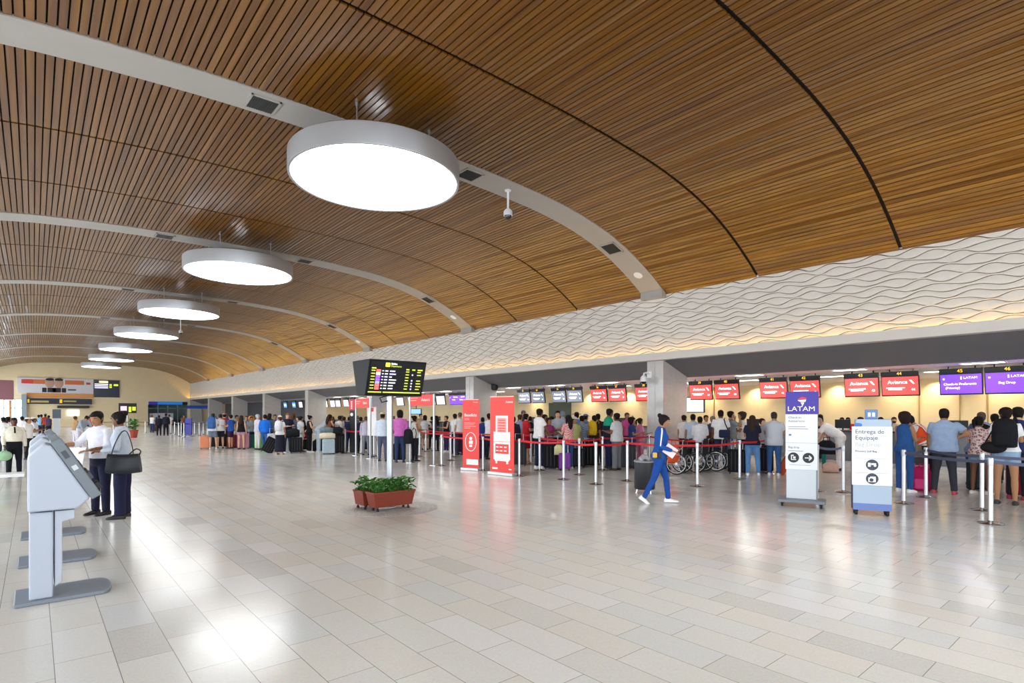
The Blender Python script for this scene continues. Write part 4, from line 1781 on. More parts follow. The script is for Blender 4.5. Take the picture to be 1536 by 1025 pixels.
def kiosk(Y, lab):
    t = thing('self_service_kiosk', lab, 'kiosk', (0, Y, 0), 0, 'self-service kiosks in a row')
    w = .27
    # base pad, rounded at the front
    b = MB()
    out = [(-.13, -w), (.50, -w)]
    for i in range(1, 8):
        a = -pi / 2 + pi * i / 8
        out.append((.50 + .08 * cos(a), w * sin(a) * (1 if abs(sin(a)) < 1 else 1)))
    out += [(.50, w), (-.13, w)]
    b.loft([[Vector((x, y, z)) for x, y in out] for z in (0, .035)])
    b.build('base', KB, t, bevel=.008)
    b = MB()
    b.box(-.03, .135, -.22, .22, .035, .80)
    b.build('column', KW, t, bevel=.012)
    b = MB()
    b.loft([[Vector((x, y, z)) for x, z in ((.145, .12), (.20, .16), (.20, .70), (.29, .72), (.29, .80), (.145, .80))] for y in (-.2, .2)])
    b.build('front_cover', mat('#b4bbc8', .38), t, bevel=.008)
    b = MB()
    b.loft([[Vector((x, y, z)) for x, z in ((-.04, .815), (.315, .815), (.40, .905), (.125, 1.395), (.08, 1.405), (-.04, 1.285))] for y in (-w, w)])
    b.build('head', KW, t, bevel=.018)
    # sloping grey front with screen, slots and pin pad
    d = Vector((.125 - .40, 0, 1.395 - .905))
    L = d.length
    ang = atan2(d.z, -d.x)
    M = Matrix.Translation((.40, 0, .905)) @ Matrix.Rotation(-(pi / 2 - ang), 4, 'Y')
    b = MB()
    b.box(-.0, .085, -w - .012, w + .012, -.02, L + .03, M)
    fp = b.build('front_panel', KG, t, bevel=.01)
    b = MB()
    b.box(.085, .092, -.19, .19, L * .45, L * .93, M)
    b.build('display', mat('#1b2430', .12, emit=.15, name='kiosk_display'), fp)
    b = MB()
    b.box(.085, .10, -.2, -.02, L * .28, L * .36, M)
    b.box(.085, .115, .04, .2, L * .2, L * .33, M)
    b.build('card_slot', mat('#4a5058', .4), fp)
    b = MB()
    b.box(.085, .125, -.08, .1, L * .02, L * .14, M)
    b.build('pin_pad', BLACK, fp, bevel=.006)
    b = MB()
    b.box(.02, .06, -w - .016, -w - .012, L * .72, L * .85, M)
    b.build('side_grille', mat('#41474e', .5), fp)
    b = MB()
    b.box(.02, .06, -w - .016, -w - .012, L * .50, L * .58, M)
    b.build('side_label', mat('#c9ced4', .5), fp)
    b = MB()
    b.box(.092, .45, -.2, .2, .815 + .0, .83)
    return t


kiosk(3.99 * h, 'nearest white self-service kiosk, its whole side in view')
kiosk(4.95 * h, 'second white self-service kiosk, mostly hidden behind the nearest one')
kiosk(6.0 * h, 'farthest self-service kiosk, which the person in a white shirt touches')
# white bench slab at the left edge
P0, P1 = fl(-20, 712, .62), fl(37, 709, .62)
t = thing('bench', 'white bench slab on dark legs behind the kiosks', 'bench', (P1.x - .9, P1.y, 0))
b = MB()
b.box(-.9, .9, -.2, .2, .56, .62)
b.build('seat', WHITE, t, bevel=.01)
for s in (-.75, .1):
    b = MB()
    b.box(s - .03, s + .03, -.15, .15, 0, .56)
    b.build('leg', BLACK, t)

# ================================================================ BELT POSTS
POST = mat('#d5d6d8', .3, .75, name='silver_post')
BELTR = mat('#c8161c', .6, name='red_belt')
BELTB = mat('#4a5068', .6, name='slate_belt')


def post(px, fy, lab, to=(), belt=BELTR, hh=1.0, grp='silver belt posts with red belts', double=False):
    P = fl(px, fy)
    TAKEN.append((P.x, P.y, .10))
    t = thing('belt_post', lab, 'post', P, 0, grp)
    b = MB()
    b.lathe([(0, 0), (.165, 0), (.17, .008), (.16, .018), (.06, .032), (.04, .05), (0, .05)], 24)
    b.build('base', CHROME, t, smooth=40)
    b = MB()
    b.tube([(0, 0, .04), (0, 0, hh - .11)], .033, 14)
    b.build('pole', POST, t, smooth=40)
    b = MB()
    b.lathe([(0, hh - .12), (.038, hh - .12), (.04, hh - .1), (.04, hh - .02), (.035, hh), (0, hh)], 16)
    b.build('head', mat('#b9bbbf', .3, .7), t, smooth=40)
    for q in to:
        Q = fl(*q[:2]) - P
        L = Q.length
        u = Q / L
        nrm = Vector((-u.y, u.x, 0)) * .0015
        for z in ((hh - .06,) if not double else (hh - .06, hh - .22)):
            b = MB()
            N = 6
            rings = []
            for i in range(N + 1):
                k = i / N
                p = u * (.038 + (L - .076) * k)
                sag = -.03 * 4 * k * (1 - k)
                rings.append([p + nrm + Vector((0, 0, z - .025 + sag)), p + nrm + Vector((0, 0, z + .025 + sag)), p - nrm + Vector((0, 0, z + .025 + sag)), p - nrm + Vector((0, 0, z - .025 + sag))])
            b.loft(rings)
            b.build('belt', belt, t)
    return t


q = dict(a=(662.5, 699), b=(724.6, 706.6), c=(779, 714.5), d=(845.6, 720), e=(894, 727), f=(941, 722), g=(1046, 730), i=(1109.5, 719.5), j=(1153, 711))
post(*q['a'], 'silver belt post right of the nearer gate, first of the front row', [q['b']])
post(*q['b'], 'silver belt post standing between the two red banners', [q['c']])
post(*q['c'], 'silver belt post at the right edge of the suitcase banner', [q['d']])
post(*q['d'], 'silver belt post in front of the pink checked shirt', [q['e']])
post(*q['e'], 'silver belt post closest to the camera between banner and bin', [q['f']])
post(*q['f'], 'silver belt post just before the black bin', [q['g']])
post(*q['g'], 'silver belt post in front of the wheelchairs', [q['i']])
post(*q['i'], 'silver belt post in front of the navy top and jeans', [q['j']])
post(*q['j'], 'silver belt post at the legs of the striped shirt, end of the red row')
r = dict(a=(629.5, 685), b=(639, 678), c=(676, 691), d=(681.5, 686), e=(797, 696), f=(809.5, 706), g=(869, 712.7), k=(903.7, 706), l=(974, 700), m=(962, 697))
post(*r['a'], 'silver belt post behind the header gate, close to the white top', [r['c']])
post(*r['b'], 'silver belt post in the second row behind the header gate', [r['d']])
post(*r['c'], 'silver belt post before the narrow red banner', [q['a']])
post(*r['d'], 'thin silver belt post just behind the one before the narrow banner', [r['e']])
post(*r['e'], 'thin silver belt post behind the white T-shirt and navy jeans')
post(*r['f'], 'silver belt post at the white sneakers of the person in a white T-shirt', [r['g']])
post(*r['g'], 'silver belt post beside the purple suitcase', [r['k']])
post(*r['k'], 'silver belt post in front of the green and navy polo', [r['l']])
post(*r['l'], 'silver belt post directly before the granite pillar', [(1044, 716)])
post(*r['m'], 'silver belt post just before the pillar, beside the pink dress')
post(518, 680, 'far silver belt post beside the black pylon', [(542, 681)])
post(542, 681, 'far silver belt post seen inside the black pylon gate', [(561, 684)])
post(561, 684, 'far silver belt post behind the slim poster stand', [(567, 687)])
post(567, 687, 'far silver belt post beside the straw hat', [(629.5, 685)])
bg = 'silver belt posts with slate belts'
s = dict(a=(1265, 739), b=(1355.5, 755.5), c=(1389, 746.6), d=(1473, 766), e=(1486, 786), f=(1226, 737))
post(*s['f'], 'silver post with a slate belt, half hidden behind the purple topped sign', [s['a']], BELTB, grp=bg)
post(*s['a'], 'silver belt post between the two wheeled signs', [], BELTB, grp=bg)
post(*s['b'], 'silver belt post in front of the blue waistcoat', [s['e']], BELTB, grp=bg)
post(*s['c'], 'silver belt post in front of the pink backpack', [s['b'], s['d']], BELTB, grp=bg)
post(*s['d'], 'silver belt post beside the floral blouse, second closest to the camera', [(1600, 775)], BELTB, grp=bg)
post(*s['e'], 'silver belt post closest to the camera at the far right', [(1640, 800)], BELTB, grp=bg)

# far blue panels and posts by the end wall
for px, fy, lab in ((283, 655, 'narrow blue sign panel on a stand in front of the glass shop front'),):
    P = fl(px, fy)
    t = thing('sign_stand', lab, 'sign', P, rot_of(1, 0))
    b = MB()
    b.box(-.22, .22, -.05, .05, .12, 1.3)
    b.build('panel', mat('#27309a', .4), t)
    b = MB()
    b.box(-.3, .3, -.25, .25, 0, .05)
    b.box(-.03, .03, -.03, .03, .05, .12)
    b.build('foot', GREY, t)
for i, (px, fy) in enumerate(((262, 652), (268, 655), (272, 652), (276, 656), (292, 652), (299, 654), (305, 652), (311, 653))):
    post(px, fy, 'far silver belt post in front of the glass shop front', [((268, 655), (272, 652), (276, 656), (292, 652), (299, 654), (305, 652), (311, 653), (316, 653))[i]], BELTB, grp='far silver belt posts by the shop front')
for i, (px, fy) in enumerate(((110, 650), (141, 650), (170, 650), (197, 650), (218, 650))):
    post(px, fy, 'far belt post in the row before the yellow end wall', [((141, 650), (170, 650), (197, 650), (218, 650), (226, 650))[i]], BELTB, grp='far belt posts before the yellow end wall')

# ================================================================ BIN
P = fl(967, 740)
t = thing('litter_bin', 'black cylindrical litter bin behind the blue tracksuit', 'bin', P)
b = MB()
b.lathe([(0, .09), (.20, .09), (.215, .11), (.215, .66), (.2, .66), (.19, .64), (0, .3)], 32)
b.build('body', mat('#22252a', .45), t, smooth=40)
b = MB()
b.lathe([(.20, .655), (.222, .655), (.225, .68), (.21, .695), (.19, .68), (.20, .655)], 32)
b.build('rim', mat('#9a9da1', .35, .6), t, smooth=40)
b = MB()
b.tube([(-.1, -.02, .62), (-.13, 0, .72), (-.02, .02, .76), (.1, .02, .73), (.14, 0, .66)], [.05, .07, .06, .06, .04], 10, flat=.6)
b.build('liner_bag', mat('#aeb2ba', .35), t, smooth=True)
for k in range(3):
    a = k * 2.094 + .4
    b = MB()
    b.tube([(.15 * cos(a), .15 * sin(a), .1), (.18 * cos(a), .18 * sin(a), 0)], .018, 8)
    b.build('leg', CHROME, t)

# ================================================================ WHEELCHAIRS


def wheelchair(px, fy, face, lab):
    P = fl(px, fy)
    TAKEN.append((P.x, P.y, .42))
    rz = atan2(P.y, P.x) - radians(face) - pi / 2
    t = thing('wheelchair', lab, 'wheelchair', P, rz, 'wheelchairs parked behind the red belts')
    for s in (-1, 1):
        M = Matrix.Translation((s * .29, 0, .30)) @ Matrix.Rotation(pi / 2, 4, 'Y')
        b = MB()
        n = 32
        for (R_, r_) in ((.285, .016),):
            b.loft([[M @ Vector(((R_ + r_ * cos(q)) * cos(a), (R_ + r_ * cos(q)) * sin(a), r_ * sin(q))) for q in [2 * pi * j / 8 for j in range(8)]] for a in [2 * pi * i / n for i in range(n + 1)]], cap=False)
        w = b.build('large_wheel', RUBBER, t, smooth=True)
        b = MB()
        for i in range(12):
            a = 2 * pi * i / 12
            b.tube([M @ Vector((.03 * cos(a), .03 * sin(a), 0)), M @ Vector((.275 * cos(a), .275 * sin(a), 0))], .003, 5)
        b.lathe([(0, -.03), (.035, -.03), (.035, .03), (0, .03)], 12, M=M)
        b.build('spokes', CHROME, w)
        b = MB()
        b.loft([[M @ Vector(((.25 + .008 * cos(q)) * cos(a), (.25 + .008 * cos(q)) * sin(a), s * .035 + .008 * sin(q))) for q in [2 * pi * j / 6 for j in range(6)]] for a in [2 * pi * i / n for i in range(n + 1)]], cap=False)
        b.build('hand_rim', CHROME, w, smooth=True)
        b = MB()
        b.lathe([(0, -.018), (.088, -.018), (.095, 0), (.088, .018), (0, .018)], 18, M=Matrix.Translation((s * .23, .40, .095)) @ Matrix.Rotation(pi / 2, 4, 'Y'))
        b.tube([(s * .23, .40, .095), (s * .23, .37, .24)], .014, 8)
        b.build('caster', RUBBER, t, smooth=40)
        b = MB()
        b.tube([(s * .24, -.26, .96), (s * .24, -.16, .93), (s * .23, -.13, .50), (s * .23, -.10, .28), (s * .23, .36, .26), (s * .23, .40, .46), (s * .23, -.12, .48)], .013, 8)
        b.tube([(s * .23, -.14, .70), (s * .23, .28, .70), (s * .23, .32, .47)], .012, 8)
        b.tube([(s * .23, .38, .45), (s * .19, .50, .28), (s * .19, .56, .13)], .012, 8)
        b.build('side_frame', STEEL, t, smooth=True)
        b = MB()
        b.box(s * .25 - .025, s * .25 + .025, -.10, .26, .70, .735)
        b.build('armrest', BLACK, t, bevel=.01)
        b = MB()
        b.box(s * .11 - .08, s * .11 + .08, .50, .64, .11, .125)
        b.build('footplate', BLACK, t)
        b = MB()
        b.tube([(s * .24, -.20, .945), (s * .24, -.30, .965)], .02, 8)
        b.build('push_handle', RUBBER, t)
    b = MB()
    b.box(-.21, .21, -.12, .36, .455, .505)
    b.build('seat', mat('#191a1e', .7), t, bevel=.015)
    b = MB()
    b.box(-.22, .22, -.16, -.125, .50, .92)
    b.build('backrest', mat('#191a1e', .7), t, bevel=.012)


wheelchair(1019, 711, -75, 'black wheelchair nearest the pillar, its big wheel beside the blue tracksuit')
wheelchair(1050, 708.5, -70, 'black wheelchair behind the belt post in the middle of the three')
wheelchair(1077, 706, -80, 'black wheelchair closest to the grey T-shirt')

# ================================================================ LUGGAGE


def suitcase(px, fy, w, hh, dp, col, lab, rot=0, lean=0, handle=True, grp='luggage in the queue'):
    P = clear_spot(fl(px, fy), .20 if not lean else .3)
    rz = atan2(P.y, P.x) - pi / 2 + radians(rot)
    t = thing('suitcase', lab, 'suitcase', P, rz, grp)
    M = Matrix.Rotation(radians(lean), 4, 'Y')
    b = MB()
    b.box(-w / 2, w / 2, -dp / 2, dp / 2, .05, hh, M)
    b.build('shell', fabric(col) if lean == 0 else fabric(col), t, bevel=.04)
    b = MB()
    for i in range(4):
        xx = -w * .3 + w * .2 * i
        b.box(xx - .012, xx + .012, -dp / 2 - .008, dp / 2 + .008, .10, hh - .06, M)
    b.build('ribs', mat(col, .5), t)
    if handle:
        b = MB()
        b.tube([M @ Vector(p) for p in ((-w * .28, 0, hh - .02), (-w * .28, 0, hh + .22), (w * .28, 0, hh + .22), (w * .28, 0, hh - .02))], .010, 8)
        b.build('handle', STEEL, t, smooth=40)
    for sx in (-1, 1):
        for sy in (-1, 1):
            b = MB()
            b.lathe([(0, -.012), (.026, -.012), (.027, 0), (.026, .012), (0, .012)], 12, M=M @ Matrix.Translation((sx * w * .38, sy * dp * .32, .027)) @ Matrix.Rotation(pi / 2, 4, 'Y'))
            b.build('wheel', RUBBER, t)
    return t


for a in (
        (307, 674, .40, .62, .25, '#e0906a', 'orange upright suitcase behind the blue backpack wearer'),
        (316.5, 672, .42, .60, .26, '#2c2d33', 'dark suitcase at the bare calves of the blue backpack wearer'),
        (333, 671, .46, .66, .28, '#1d2126', 'black suitcase between the white tank top and the blue T-shirt'),
        (365, 673.5, .52, .74, .3, '#c07f95', 'pink upright suitcase under the person in a black tank top'),
        (358.5, 672, .4, .62, .28, '#6a1f38', 'maroon suitcase half hidden behind the pink one'),
        (378, 673, .48, .66, .28, '#1f4a52', 'teal suitcase with a pale print in the far queue'),
        (388, 674, .36, .72, .24, '#6fd25a', 'bright green suitcase beside the blue pullover'),
        (409, 677, .44, .78, .28, '#c6c9cd', 'light grey suitcase behind the person with a white backpack'),
        (444, 680, .5, .66, .3, '#1b1c22', 'large black suitcase beside the navy polo shirt'),
        (455, 676, .40, .50, .26, '#15161a', 'black suitcase with a red bag resting on it'),
        (493, 681.5, .50, .62, .32, '#a9bcc8', 'pale blue suitcase under the cream tote bag'),
        (507, 681, .5, .80, .32, '#16171c', 'tall black suitcase beside the pale blue one'),
        (549, 676, .40, .70, .26, '#17181d', 'black suitcase seen through the far gate'),
        (599, 692, .44, .62, .28, '#14161c', 'black trolley case at the feet of the person in a pink shirt'),
        (717, 690, .46, .72, .28, '#2a2440', 'dark suitcase in the gap between the two red banners'),
        (690, 680, .42, .74, .28, '#5a2b56', 'plum suitcase before the narrow red banner'),
        (779, 699, .46, .80, .3, '#33353a', 'charcoal suitcase beside the suitcase banner'),
        (829, 704, .54, .76, .34, '#141519', 'large black suitcase behind the belt post before the grey shirt'),
        (847, 706, .34, .52, .24, '#7a3f9c', 'small purple suitcase at the legs of the pink checked shirt'),
        (884, 700, .50, .66, .34, '#101114', 'black suitcase beneath the yellow backpack'),
        (868, 702, .38, .6, .28, '#1a1c22', 'black suitcase beside the lime top'),
        (941, 703, .50, .72, .3, '#3a3c42', 'dark grey suitcase in front of the grey baggy trousers'),
        (1106, 711, .50, .68, .3, '#121318', 'black suitcase below the grey T-shirt with striped track pants'),
        (1148, 709, .42, .7, .28, '#241b28', 'dark suitcase between the jeans and the striped shirt'),
        (1472, 738, .50, .70, .3, '#2a3a3c', 'dark suitcase behind the legs of the floral blouse'),
        (233, 648, .55, .7, .35, '#4a4038', 'far dark suitcase beside the dark uniforms'),
        (1531, 746, .45, .6, .3, '#8c1f30', 'dark red suitcase at the right edge behind the denim shorts'),
):
    suitcase(*a)
suitcase(398, 680, .46, .70, .28, '#17161d', 'black trolley case tilted behind the blue pullover', lean=28)


def soft_bag(px, fy, w, hh, dp, col, lab, cat='bag', name='duffel_bag', z=0., handle=True):
    P = fl(px, fy)
    t = thing(name, lab, cat, (P.x, P.y, z), atan2(P.y, P.x) - pi / 2, 'bags on and beside the travellers')
    b = MB()
    rows = []
    for i in range(9):
        k = i / 8
        x = -w / 2 + w * k
        s = min(1, 1.15 * sin(pi * min(max(k, .06), .94)) ** .45)
        rows.append([Vector((x, dp / 2 * s * cos(2 * pi * j / 14), hh / 2 + hh / 2 * s * max(-1, 1.1 * sin(2 * pi * j / 14)) * (1 if sin(2 * pi * j / 14) > 0 else .97 / s if s > .5 else 1))) for j in range(14)])
    rows = [[Vector((p.x, p.y, max(p.z, 0))) for p in r] for r in rows]
    b.loft(rows)
    b.build('body', fabric(col), t, smooth=60)
    if handle:
        b = MB()
        for s in (-1, 1):
            b.tube([(-w * .22, s * dp * .2, hh * .85), (-w * .16, s * dp * .15, hh * 1.25), (w * .16, s * dp * .15, hh * 1.25), (w * .22, s * dp * .2, hh * .85)], .012, 6)
        b.build('handle', fabric(col), t)
    return t


soft_bag(351, 672, .62, .62, .4, '#8a4526', 'brown leather holdall standing beside the maroon suitcase', handle=False)
soft_bag(480, 677, .62, .55, .4, '#191c26', 'round black bag on the floor beneath the bent grey hoodie', handle=False)
soft_bag(491, 681.5, .62, .26, .3, '#e2d6bd', 'cream tote bag lying on the pale blue suitcase', z=.63)
soft_bag(490, 681.5, .50, .22, .28, '#6b7f88', 'grey green soft bag on top of the cream tote', z=.88, handle=False)
soft_bag(505, 681, .50, .30, .3, '#1b1d24', 'black shoulder bag resting on the tall black suitcase', z=.81)
soft_bag(455, 676, .40, .3, .26, '#c8323c', 'red bag resting on a black suitcase', z=.52, handle=False)
soft_bag(440, 680, .50, .36, .3, '#191c20', 'black bag resting on the large black suitcase', z=.67)
soft_bag(1246, 709, .40, .28, .26, '#d9b3a2', 'pink paper shopping bags on the floor by the bending person', name='shopping_bag')
soft_bag(1010, 712, .30, .5, .2, '#d2552e', 'orange bag hanging beside the wheelchair nearest the pillar', z=.3)
soft_bag(838, 706, .26, .3, .16, '#d7d3a0', 'small pale printed bag against the large black suitcase', z=.45, handle=False)


def shopper(px, fy, w, hh, col, lab, tilt):
    P = fl(px, fy)
    t = thing('shoulder_bag', lab, 'bag', P, atan2(P.y, P.x) - pi / 2, 'bags on and beside the travellers')
    M = Matrix.Rotation(radians(tilt), 4, 'Y')
    b = MB()
    b.box(-w / 2, w / 2, -.07, .07, .02, hh, M)
    b.build('body', fabric(col), t, bevel=.03)
    b = MB()
    b.tube([M @ Vector(p) for p in ((-w * .3, 0, hh), (-w * .2, 0, hh + .3), (w * .2, 0, hh + .3), (w * .3, 0, hh))], .014, 6)
    b.build('strap', fabric(col), t)


shopper(1168, 713, .22, .56, '#b3492c', 'rust red bag leaning beside the striped shirt', 28)
shopper(1178, 713, .3, .48, '#d8d2bb', 'cream cloth bag on the floor against the purple topped sign', 8)


def backpack(Pw, rz, col, lab, s=1., col2=None, grp='backpacks carried in the queue'):
    t = thing('backpack', lab, 'backpack', Pw, rz, grp, s)
    b = MB()
    rows = []
    for z, w, d in ((-.24, .13, .07), (-.22, .16, .10), (-.05, .17, .115), (.12, .16, .105), (.20, .13, .08), (.235, .08, .04)):
        rows.append([Vector((w * cos(2 * pi * j / 16) * (1 if abs(cos(2 * pi * j / 16)) > .7 else 1.12), -.08 + d * sin(2 * pi * j / 16), z)) for j in range(16)])
    b.loft(rows)
    b.build('body', fabric(col), t, smooth=60)
    b = MB()
    b.box(-.11, .11, -.215, -.17, -.2, .0)
    b.build('pocket', fabric(col2 or col), t, bevel=.03)
    b = MB()
    b.tube([(-.04, -.06, .22), (-.03, -.06, .28), (.03, -.06, .28), (.04, -.06, .22)], .010, 6)
    b.build('loop', fabric(col), t)
    for sx in (-1, 1):
        b = MB()
        b.tube([(sx * .10, .03, .2), (sx * .115, .10, .27), (sx * .115, .25, .22), (sx * .125, .28, .08), (sx * .14, .20, -.08), (sx * .13, .03, -.17)], .016, 6, flat=.5)
        b.build('strap', fabric(col2 or col), t)
    return t


# pink backpack standing on the floor
P = fl(1382, 736)
backpack((P.x, P.y, .27), atan2(P.y, P.x) - pi / 2, '#c41d66', 'pink backpack standing on the floor behind the belt post', 1.1, '#e04a8a')

# ================================================================ END WALL FITTINGS


def ew(px0, px1, py0, py1, name, lab, cat, m, dep=.12, y=None):
    Y = Y1 - dep if y is None else y
    xa, xb = x_on(px0, Y), x_on(px1, Y)
    za, zb = z_on(py1, xa, Y), z_on(py0, xa, Y)
    t = thing(name, lab, cat, ((xa + xb) / 2, Y, (za + zb) / 2))
    w, q = (xb - xa) / 2, (zb - za) / 2
    b = MB()
    b.box(-w, w, 0, dep - .004 if y is None else .12, -q, q)
    b.build('panel', m, t)
    return t, w, q


t, w, q = ew(26, 140, 566, 589, 'advertising_banner', 'long white advertising banner with orange stripes on the end wall', 'banner', mat('#e2e2ea', .5))
b = MB()
b.box(-w * .84, -w * .3, -.012, .0, q * .2, q * .78)
b.box(w * .22, w * .74, -.012, .0, q * .2, q * .78)
b.build('orange_stripe', mat('#e07a45', .5), t)
b = MB()
b.box(-w * .9, -w * .6, -.016, -.010, q * .22, q * .76)
b.build('red_stripe', mat('#df4f3d', .5), t)
for s in (-.18, .06):
    b = MB()
    b.ell((w * s, -.01, q * .38), (.46, .04, .66), 12, 8)
    b.build('portrait', mat('#c9a08a', .6), t)
    b = MB()
    b.ell((w * s, -.012, q * .80), (.42, .05, .2), 12, 6)
    b.build('portrait_hair', mat('#2b2a33', .6), t)
    b = MB()
    for i in range(3):
        b.box(w * s - .72 + .5 * i, w * s - .3 + .5 * i, -.03, .0, -q * .9, -q * .3)
    b.build('letter_print', mat('#2b2a33', .6), t)
b = MB()
b.box(w * .3, w * .52, -.012, 0, -q * .62, -q * .4)
b.build('print', mat('#6a6670', .6), t)
b = MB()
b.box(w * .80, w * .92, -.012, 0, q * .25, q * .55)
b.build('red_mark', mat('#d8535a', .6), t)
ew(40, 140, 589.5, 596, 'light_box', 'orange strip under the advertising banner', 'sign', mat('#e29a55', .5))
t, w, q = ew(141, 179, 570, 596, 'departure_screen', 'large dark departure screen on the end wall beside the long banner', 'screen', mat('#141a2c', .3, emit=.4, name='lit_navy'), .15)
b = MB()
b.box(-w * .6, w * .1, -.01, 0, q * .68, q * .9)
b.build('title', mat('#efe9a8', .4, emit=1.), t)
b = MB()
for i in range(3):
    b.box(-w * .95, w * .1, -.01, 0, q * (.45 - .2 * i), q * (.57 - .2 * i))
b.build('flight_rows', LAV, t)
b = MB()
for i in range(2):
    b.box(w * .2, w * .4, -.01, 0, q * (.35 - .25 * i), q * (.55 - .25 * i))
    b.box(w * .55, w * .9, -.01, 0, q * (.35 - .0 * i), q * (.55 - .0 * i))
b.build('yellow_rows', LIME, t)
t, w, q = ew(40, 138, 597.5, 606, 'direction_sign', 'dark blue direction sign with yellow symbols below the orange strip', 'sign', mat('#20243a', .4), .3)
for a, e in ((-.98, -.92), (-.02, .06)):
    b = MB()
    b.box(w * a, w * e, -.01, 0, -q * .6, q * .7)
    b.build('yellow_symbol', mat('#e0b020', .4, emit=.5), t)
b = MB()
b.box(-w * .88, -w * .35, -.01, 0, -q * .5, q * .2)
b.box(w * .1, w * .5, -.01, 0, -q * .2, q * .3)
b.build('print', mat('#c9b454', .4), t)
t, w, q = ew(86, 134, 608.5, 612.5, 'direction_sign', 'small dark hanging sign below the long blue direction sign', 'sign', mat('#2b2723', .4), .5)
t, w, q = ew(101, 119, 615, 624, 'wall_screen', 'white screen on the end wall under the small dark sign', 'screen', mat('#f0eef6', .4, emit=.9, name='lit_pale'), .2)
t, w, q = ew(178, 205, 605, 620, 'departure_board', 'small far departure board before the end wall, above the hair bun', 'board', mat('#141419', .3), y=Y1 - 14)
b = MB()
b.box(-w * .8, -w * .1, -.012, 0, -q * .5, q * .4)
b.build('colour_tiles', mat('#d7b6c8', .4, emit=.8), t)
b = MB()
b.box(w * .1, w * .4, -.012, 0, -q * .8, q * .3)
b.box(w * .5, w * .9, -.012, 0, -q * .5, q * .3)
b.build('yellow_rows', LIME, t)
b = MB()
b.tube([(0, .1, -q), (0, .1, -t.location.z)], .06, 12)
b.build('pole', STEEL, t)
t, w, q = ew(223, 281, 602.5, 607, 'shop_sign', 'blue header sign over the glass shop front', 'sign', mat('#1f66b0', .4, emit=.5, name='lit_blue'), .15)
b = MB()
b.box(-w, -w * .55, -.01, 0, -q, q)
b.build('violet_end', mat('#2e2a9a', .4, emit=.3), t)
b = MB()
b.box(w * .74, w, -.02, 0, -q, q * .9)
b.build('dark_end', mat('#241a12', .5), t)
t, w, q = ew(281, 311, 608.5, 613, 'shop_sign', 'dark blue sign beside the shop front near the far pillars', 'sign', mat('#1c3f86', .4, emit=.3, name='lit_deep_blue'), .4)
t, w, q = ew(224, 260, 620, 650, 'shop_poster', 'white poster wall with blue writing behind the glass shop front', 'poster', mat('#dfe2ec', .5), y=Y1 + .6)
b = MB()
b.box(-w * .5, -w * .2, -.012, 0, q * .3, q * .6)
b.box(-w * .3, w * .1, -.012, 0, -q * .1, q * .1)
b.build('blue_print', mat('#3c55b0', .5), t)
ew(255, 281, 630, 640, 'shop_counter', 'dark counter inside the glass shop front', 'counter', mat('#22262a', .5), y=Y1 + .5)
# mauve canopy at the far left
P = fl(8, 660)
t = thing('canopy', 'mauve shop canopy at the far left edge', 'canopy', (x_on(4, 36 * h), 36 * h, 0))
b = MB()
zt_, zb_ = z_on(570, t.location.x, t.location.y), z_on(600, t.location.x, t.location.y)
b.loft([[Vector((x, y, z)) for y, z in ((0, zb_), (2.2, zb_ + .1), (2.2, zt_), (.3, zt_))] for x in (-3, .62)])
b.build('awning', mat('#8d5f66', .7), t)
b = MB()
b.tube([(.4, 1.9, 0), (.4, 1.9, zb_)], .08, 12)
b.tube([(-2.5, 1.9, 0), (-2.5, 1.9, zb_)], .08, 12)
b.build('pole', mat('#c79a62', .5), t)
# small info pillar and flower pot near the end wall
P = fl(85, 650)
t = thing('information_post', 'slim grey information post before the yellow end wall', 'post', P)
b = MB()
b.box(-.22, .22, -.1, .1, 0, 1.25)
b.build('column', mat('#c3c8cc', .4), t)
b = MB()
b.box(-.28, .28, -.12, .12, 1.25, 2.0)
b.build('screen_head', mat('#4d5a66', .4), t)
P = fl(200, 657)
t = thing('potted_plant', 'small green plant in a red pot behind the hair bun', 'plant', P)
b = MB()
b.lathe([(0, 0), (.2, 0), (.3, .5), (.33, .55), (.28, .55), (0, .48)], 16)
b.build('pot', mat('#a8452f', .5), t, smooth=40)
b = MB()
leaves(b, -.2, .2, -.2, .2, .5, 90, .7, 9, .22)
b.build('foliage', LEAF, t, fix=False)

# ================================================================ PEOPLE
def pack(ps, col, lab, s=.95, side=0, low=0., col2=None):
    rt = ps[0]
    S = rt.scale.x
    return backpack(on_person(ps, (side, -.125, 1.26 - low)), rt.rotation_euler.z, col, lab, s * S, col2)


STAFF = 'people at the self-service kiosks'
p_man = person(151, 617, 772, 'person in a white shirt and navy trousers reaching to touch a self-service kiosk', -128, False, 'm', 's', '#15110f', '#e4e4ec', 'elbow',
               'trousers', '#1f2038', '#15151a', (((.12, .1, -1), (-.35, .9, -.1)), ((.35, .55, -.8), (.15, 1, -.02))), 'stand', 3, (12, -14), .88, STAFF)
p_wom = person(184, 618, 777, 'person with a hair bun, pale blue shirt and black shoulder bag beside the kiosk user', -72, True, 'd', 'b', '#120e0d', '#bfc9d6', 'long',
               'loose', '#20223f', '#231c20', (((.26, -.05, -1), (-.25, .9, -.08)), ((.2, .3, -.95), (-.3, 1, .0))), 'stand', 3, (-8, -8), .9, STAFF)
# papers held by the couple
w = on_person(p_man, (.06, .36, 1.02))
t = thing('paper_sheet', 'white sheet of paper held at the waist by the kiosk user', 'paper', w, p_man[0].rotation_euler.z, 'papers held by people')
b = MB()
b.box(-.19, .15, -.004, .004, -.20, .10, Matrix.Rotation(radians(12), 4, 'X'))
b.build('sheet', mat('#dadbe0', .6), t)
